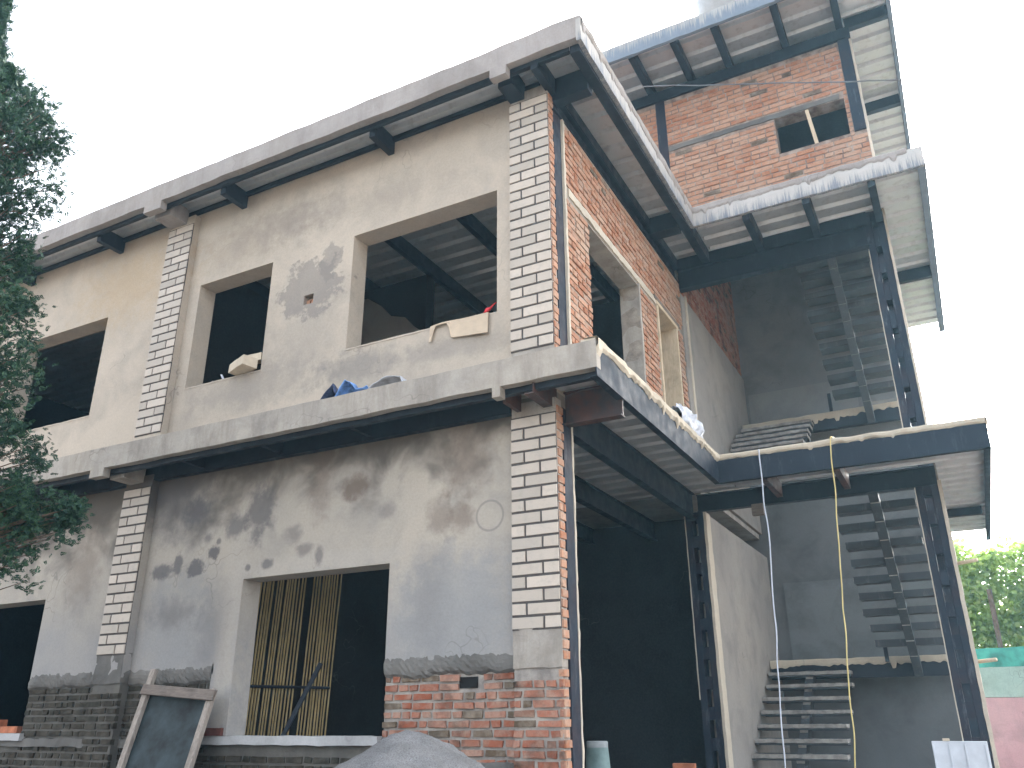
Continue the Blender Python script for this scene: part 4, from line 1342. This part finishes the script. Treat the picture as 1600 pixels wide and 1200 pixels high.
# pale metal panel at the foot of the tower column
t = thing('metal_panel', 'pale grey folded metal panel leaning at the foot of the right tower column', 'panel', (2.55, 3.6, 0))
m = MB().box(2.335, 2.83, 3.60, 3.625, 0.05, 1.46)
m.build('panel_sheet', 'panel', t, bevel=0.005)
m = MB()
for x in (2.345, 2.49, 2.63, 2.81):
    m.box(x - 0.008, x + 0.008, 3.588, 3.60, 0.1, 1.43)
m.build('panel_rib', 'panel', t, bevel=0.003)
m = MB().box(2.44, 2.50, 3.592, 3.64, 1.462, 1.485)
m.build('panel_clip', 'block', t)

# putlog sticks poking out of the tower side
for k, (z, ln) in enumerate(((3.285, 0.24), (2.235, 0.22))):
    ob = MB().tube([(XR - 0.02 + 0.045, YW + 0.06, z), (XR + ln, YW - 0.05, z + 0.01)], 0.02, 8).build('wood_peg', 'wood_pale', smooth=True)
    tag(ob, ('upper wooden peg sticking out of the right tower column' if k == 0 else 'lower wooden peg sticking out of the right tower column'), 'peg')

# ------------------------------------------------------------------ neighbour wall and hedge on the right
t = thing('boundary_wall', 'pink and mint painted boundary wall with a green mesh top, right of the tower', 'wall', (6, 13, 0))
MB().rbox(2.2, 14, 13.0, 13.25, -0.1, 2.05, 0.5, 0.01, 1).build('painted_wall', 'paint_pink', t)
MB().rbox(2.2, 14, 12.99, 13.26, 2.055, 2.60, 0.5, 0.008, 1).build('mint_band', 'paint_mint', t)
MB().rbox(2.2, 14, 13.05, 13.2, 2.602, 2.97, 0.3, 0.03, 1).build('mesh_top', 'mesh_green', t)
for x in (3.3, 5.2, 7.1, 9.0):
    MB().tube([(x, 13.3, 0), (x + .05, 13.3, 4.1)], 0.05, 8).build('fence_post', 'bark', t)

def leaf_cloud(m, centers, nleaf, spread, size, rnd, narrow=0.5, droop=0.0):
    for (c, s) in centers:
        for k in range(nleaf):
            p = c + Vector((rnd.gauss(0, 1), rnd.gauss(0, 1), rnd.gauss(0, .8))) * spread * s
            d = Vector((rnd.uniform(-1, 1), rnd.uniform(-1, 1), rnd.uniform(-.7, 1) - droop)).normalized()
            e = d.cross(Vector((rnd.uniform(-1, 1), rnd.uniform(-1, 1), rnd.uniform(-1, 1)))).normalized()
            L = size * rnd.uniform(.6, 1.3)
            m.add([p, p + d * L * .5 + e * L * narrow * .5, p + d * L, p + d * L * .5 - e * L * narrow * .5], [(0, 1, 2, 3)])

rnd = random.Random(9)
ROOT = thing('hedge', 'tall bright green hedge growing behind the boundary wall', 'hedge', (7, 14.6, 0))
m = MB()
cs = []
for k in range(1500):
    x = rnd.uniform(2.6, 13)
    z = rnd.uniform(2.2, 5.5)
    top = 5.0 + 0.35 * noise.noise(Vector((x * 1.3, 0, 0))) + 0.25 * noise.noise(Vector((x * 4, 0, 1)))
    if z > top:
        continue
    cs.append((Vector((x, 14.0 + 0.35 * noise.noise(Vector((x * 1.6, z * 1.6, 3))) + abs(rnd.gauss(0, .35)), z)), 1.0))
leaf_cloud(m, cs, 46, 0.15, 0.13, rnd, 0.7)
m.build('foliage', 'hedge', ROOT)
m = MB()
for x in (3.2, 4.3, 5.6, 7.0, 8.4, 10.0, 11.6):
    m.tube([(x, 14.6, 0), (x + .1, 14.6, 2.4), (x - .05, 14.5, 4.2)], [0.07, 0.05, 0.02], 7)
m.build('stems', 'bark', ROOT)

# rubble by the foot of the wall at the right edge
m = MB()
for k in range(26):
    x, y = rnd.uniform(3.0, 4.6), rnd.uniform(6.5, 12.0)
    s = rnd.uniform(.06, .2)
    o = len(m.v)
    m.rbox(x - s, x + s, y - s * .8, y + s * .8, -0.02, s * 1.1, s * .9, s * .25, 5)
ob = m.build('rubble', 'dirt')
ob['kind'] = 'stuff'
tag(ob, 'earth and rubble strewn beside the tower at the right edge', 'rubble')

# ------------------------------------------------------------------ conifer on the left
TP = Vector((-4.38, -3.08, 0))
PROF = [(9.4, 0.02), (8.9, 0.10), (8.38, -.02), (8.1, .05), (7.88, 0.02), (7.67, .03), (7.61, .16), (7.49, .21), (7.42, .29), (7.33, .44), (7.18, .53), (6.94, .68), (6.71, .75), (6.46, .78), (6.1, .8), (5.92, .70),
        (5.72, .70), (5.43, .66), (5.25, .70), (5.08, .80), (4.91, .87), (4.48, .93), (4.25, 1.0), (4.0, .95), (3.8, 1.10), (3.65, .93), (3.55, .92), (3.47, 1.0), (3.2, 1.0), (2.9, 0.95), (2.7, .9), (2.3, .9), (1.8, .7), (1.4, .4)]
def rad(z):
    for (za, ra), (zb, rb) in zip(PROF, PROF[1:]):
        if zb <= z <= za:
            return rb + (ra - rb) * (z - zb) / (za - zb)
    return 0.0
HV = Vector((0.41489, 0.90987, 0))
ROOT = thing('conifer_tree', 'dark green conifer at the left edge in front of the house', 'tree', tuple(TP))
tm = MB()
tm.tube([TP + Vector((0.03 * math.sin(z * 2), 0.03 * math.cos(z * 1.7), z)) for z in [0, 1, 2, 3, 4, 5, 6, 7, 7.5]], [0.15, 0.14, 0.13, 0.12, 0.10, 0.08, 0.055, 0.03, 0.012], 9)
rnd = random.Random(23)
cs = []
def spray(m, p, axis, L, rnd):
    """flat fan of scale-like leaflets along a short twig"""
    axis = axis.normalized()
    side = axis.cross(Vector((rnd.uniform(-1, 1), rnd.uniform(-1, 1), rnd.uniform(-1, 1)))).normalized()
    nl = 5
    for i in range(nl):
        t = (i + .4) / nl
        b = p + axis * L * t
        for sg in (-1, 1):
            d = (axis * .75 + side * sg * .75 + Vector((rnd.uniform(-.25, .25), rnd.uniform(-.25, .25), rnd.uniform(-.25, .25)))).normalized()
            l = L * .5 * (1.1 - t * .6)
            w_ = axis.cross(d).cross(d).normalized() * l * .26
            m.add([b, b + d * l * .5 + w_, b + d * l, b + d * l * .5 - w_], [(0, 1, 2, 3)])
fm = MB()
tips = []
tries = 0
while len(tips) < 900 and tries < 20000:
    tries += 1
    z = rnd.uniform(1.9, 9.0)
    phi = rnd.uniform(0, 2 * math.pi)
    dirv = Vector((math.cos(phi), math.sin(phi), 0))
    al = dirv.dot(HV)
    nz = 1.0 + 0.16 * noise.noise(Vector((math.cos(phi) * 1.3, math.sin(phi) * 1.3, z * 1.2)))
    rr = rad(z) * (nz if al < .75 else 1.0)
    if rr < 0.03:
        if not (7.5 < z < 9.2):
            continue
        rr = 0.08
    if 7.55 < z < 8.8 and rnd.random() < 0.2:
        continue
    r_ = max(0.02, rr - (0.09 if z < 7.1 else 0.16)) * math.sqrt(rnd.uniform(0.10, 1.0))
    p = TP + dirv * r_ + Vector((0, 0, z))
    # a gap of sky through the crown
    along = (p - TP).dot(HV)
    if (along - 0.44) ** 2 / 0.11 ** 2 + (z - 6.41) ** 2 / 0.22 ** 2 < 1:
        continue
    if z < 3.25 and rnd.random() < 0.62:
        continue
    if z > 7.5:
        p -= HV * (0.10 + 0.11 * min(1, (z - 7.5) / 0.4))
    tips.append((p, dirv, rr))
# extra drooping bough at the lower right
for k in range(46):
    s = rnd.uniform(0.75, 1.38)
    z = 3.36 - (s - .8) * 0.0 + rnd.gauss(0, 0.14) - 0.18 * (1.38 - s)
    if s > 1.2:
        z = 3.32 + rnd.gauss(0, 0.08)
    tips.append((TP + HV * (s - 0.06) + Vector((0.9, -.41, 0)) * rnd.gauss(0, .14) + Vector((0, 0, z)), HV, 1.3))
for k in range(14):
    s = rnd.uniform(0.7, 1.08)
    tips.append((TP + HV * s + Vector((0.9, -.41, 0)) * rnd.gauss(0, .12) + Vector((0, 0, rnd.uniform(2.72, 3.1))), HV, 1.0))
for p, dirv, rr in tips:
    base = TP + Vector((0, 0, p.z - 0.25 - 0.2 * rr))
    if p.z < 7.6:
        tm.tube([base + (p - base) * .15, base + (p - base) * .6 + Vector((0, 0, -.03)), p], [0.013, 0.008, 0.003], 4, caps=False)
    n = 52 if p.z > 3.2 else 24
    for k in range(n):
        q = p + Vector((rnd.gauss(0, 1), rnd.gauss(0, 1), rnd.gauss(0, 1))) * (0.06 if p.z < 7.5 else 0.04)
        ax = dirv * 0.7 + Vector((rnd.gauss(0, .7), rnd.gauss(0, .7), rnd.gauss(0.15, .7)))
        spray(fm, q, ax, rnd.uniform(.035, .065), rnd)
tm.build('trunk', 'bark', ROOT, smooth=True)
fm.build('crown', 'conifer', ROOT)

# ------------------------------------------------------------------ haze: added air volume standing in for lens glare
m = MB().box(-30, 30, -25, 45, -1.0, 16)
hz = m.build('glare_haze', 'sand', kind='stuff')
hz.data.materials.clear()
hm = bpy.data.materials.new('glare_haze')
hm.use_nodes = True
hm.node_tree.nodes.clear()
vo = hm.node_tree.nodes.new('ShaderNodeVolumePrincipled')
vo.inputs['Density'].default_value = HAZE_DENSITY
vo.inputs['Anisotropy'].default_value = HAZE_ANISO
vo.inputs['Color'].default_value = (0.42, 0.76, 1.0, 1)
oo = hm.node_tree.nodes.new('ShaderNodeOutputMaterial')
hm.node_tree.links.new(vo.outputs[0], oo.inputs['Volume'])
hz.data.materials.append(hm)
tag(hz, 'added thin blue volume round the house standing in for lens glare', 'glare_haze')
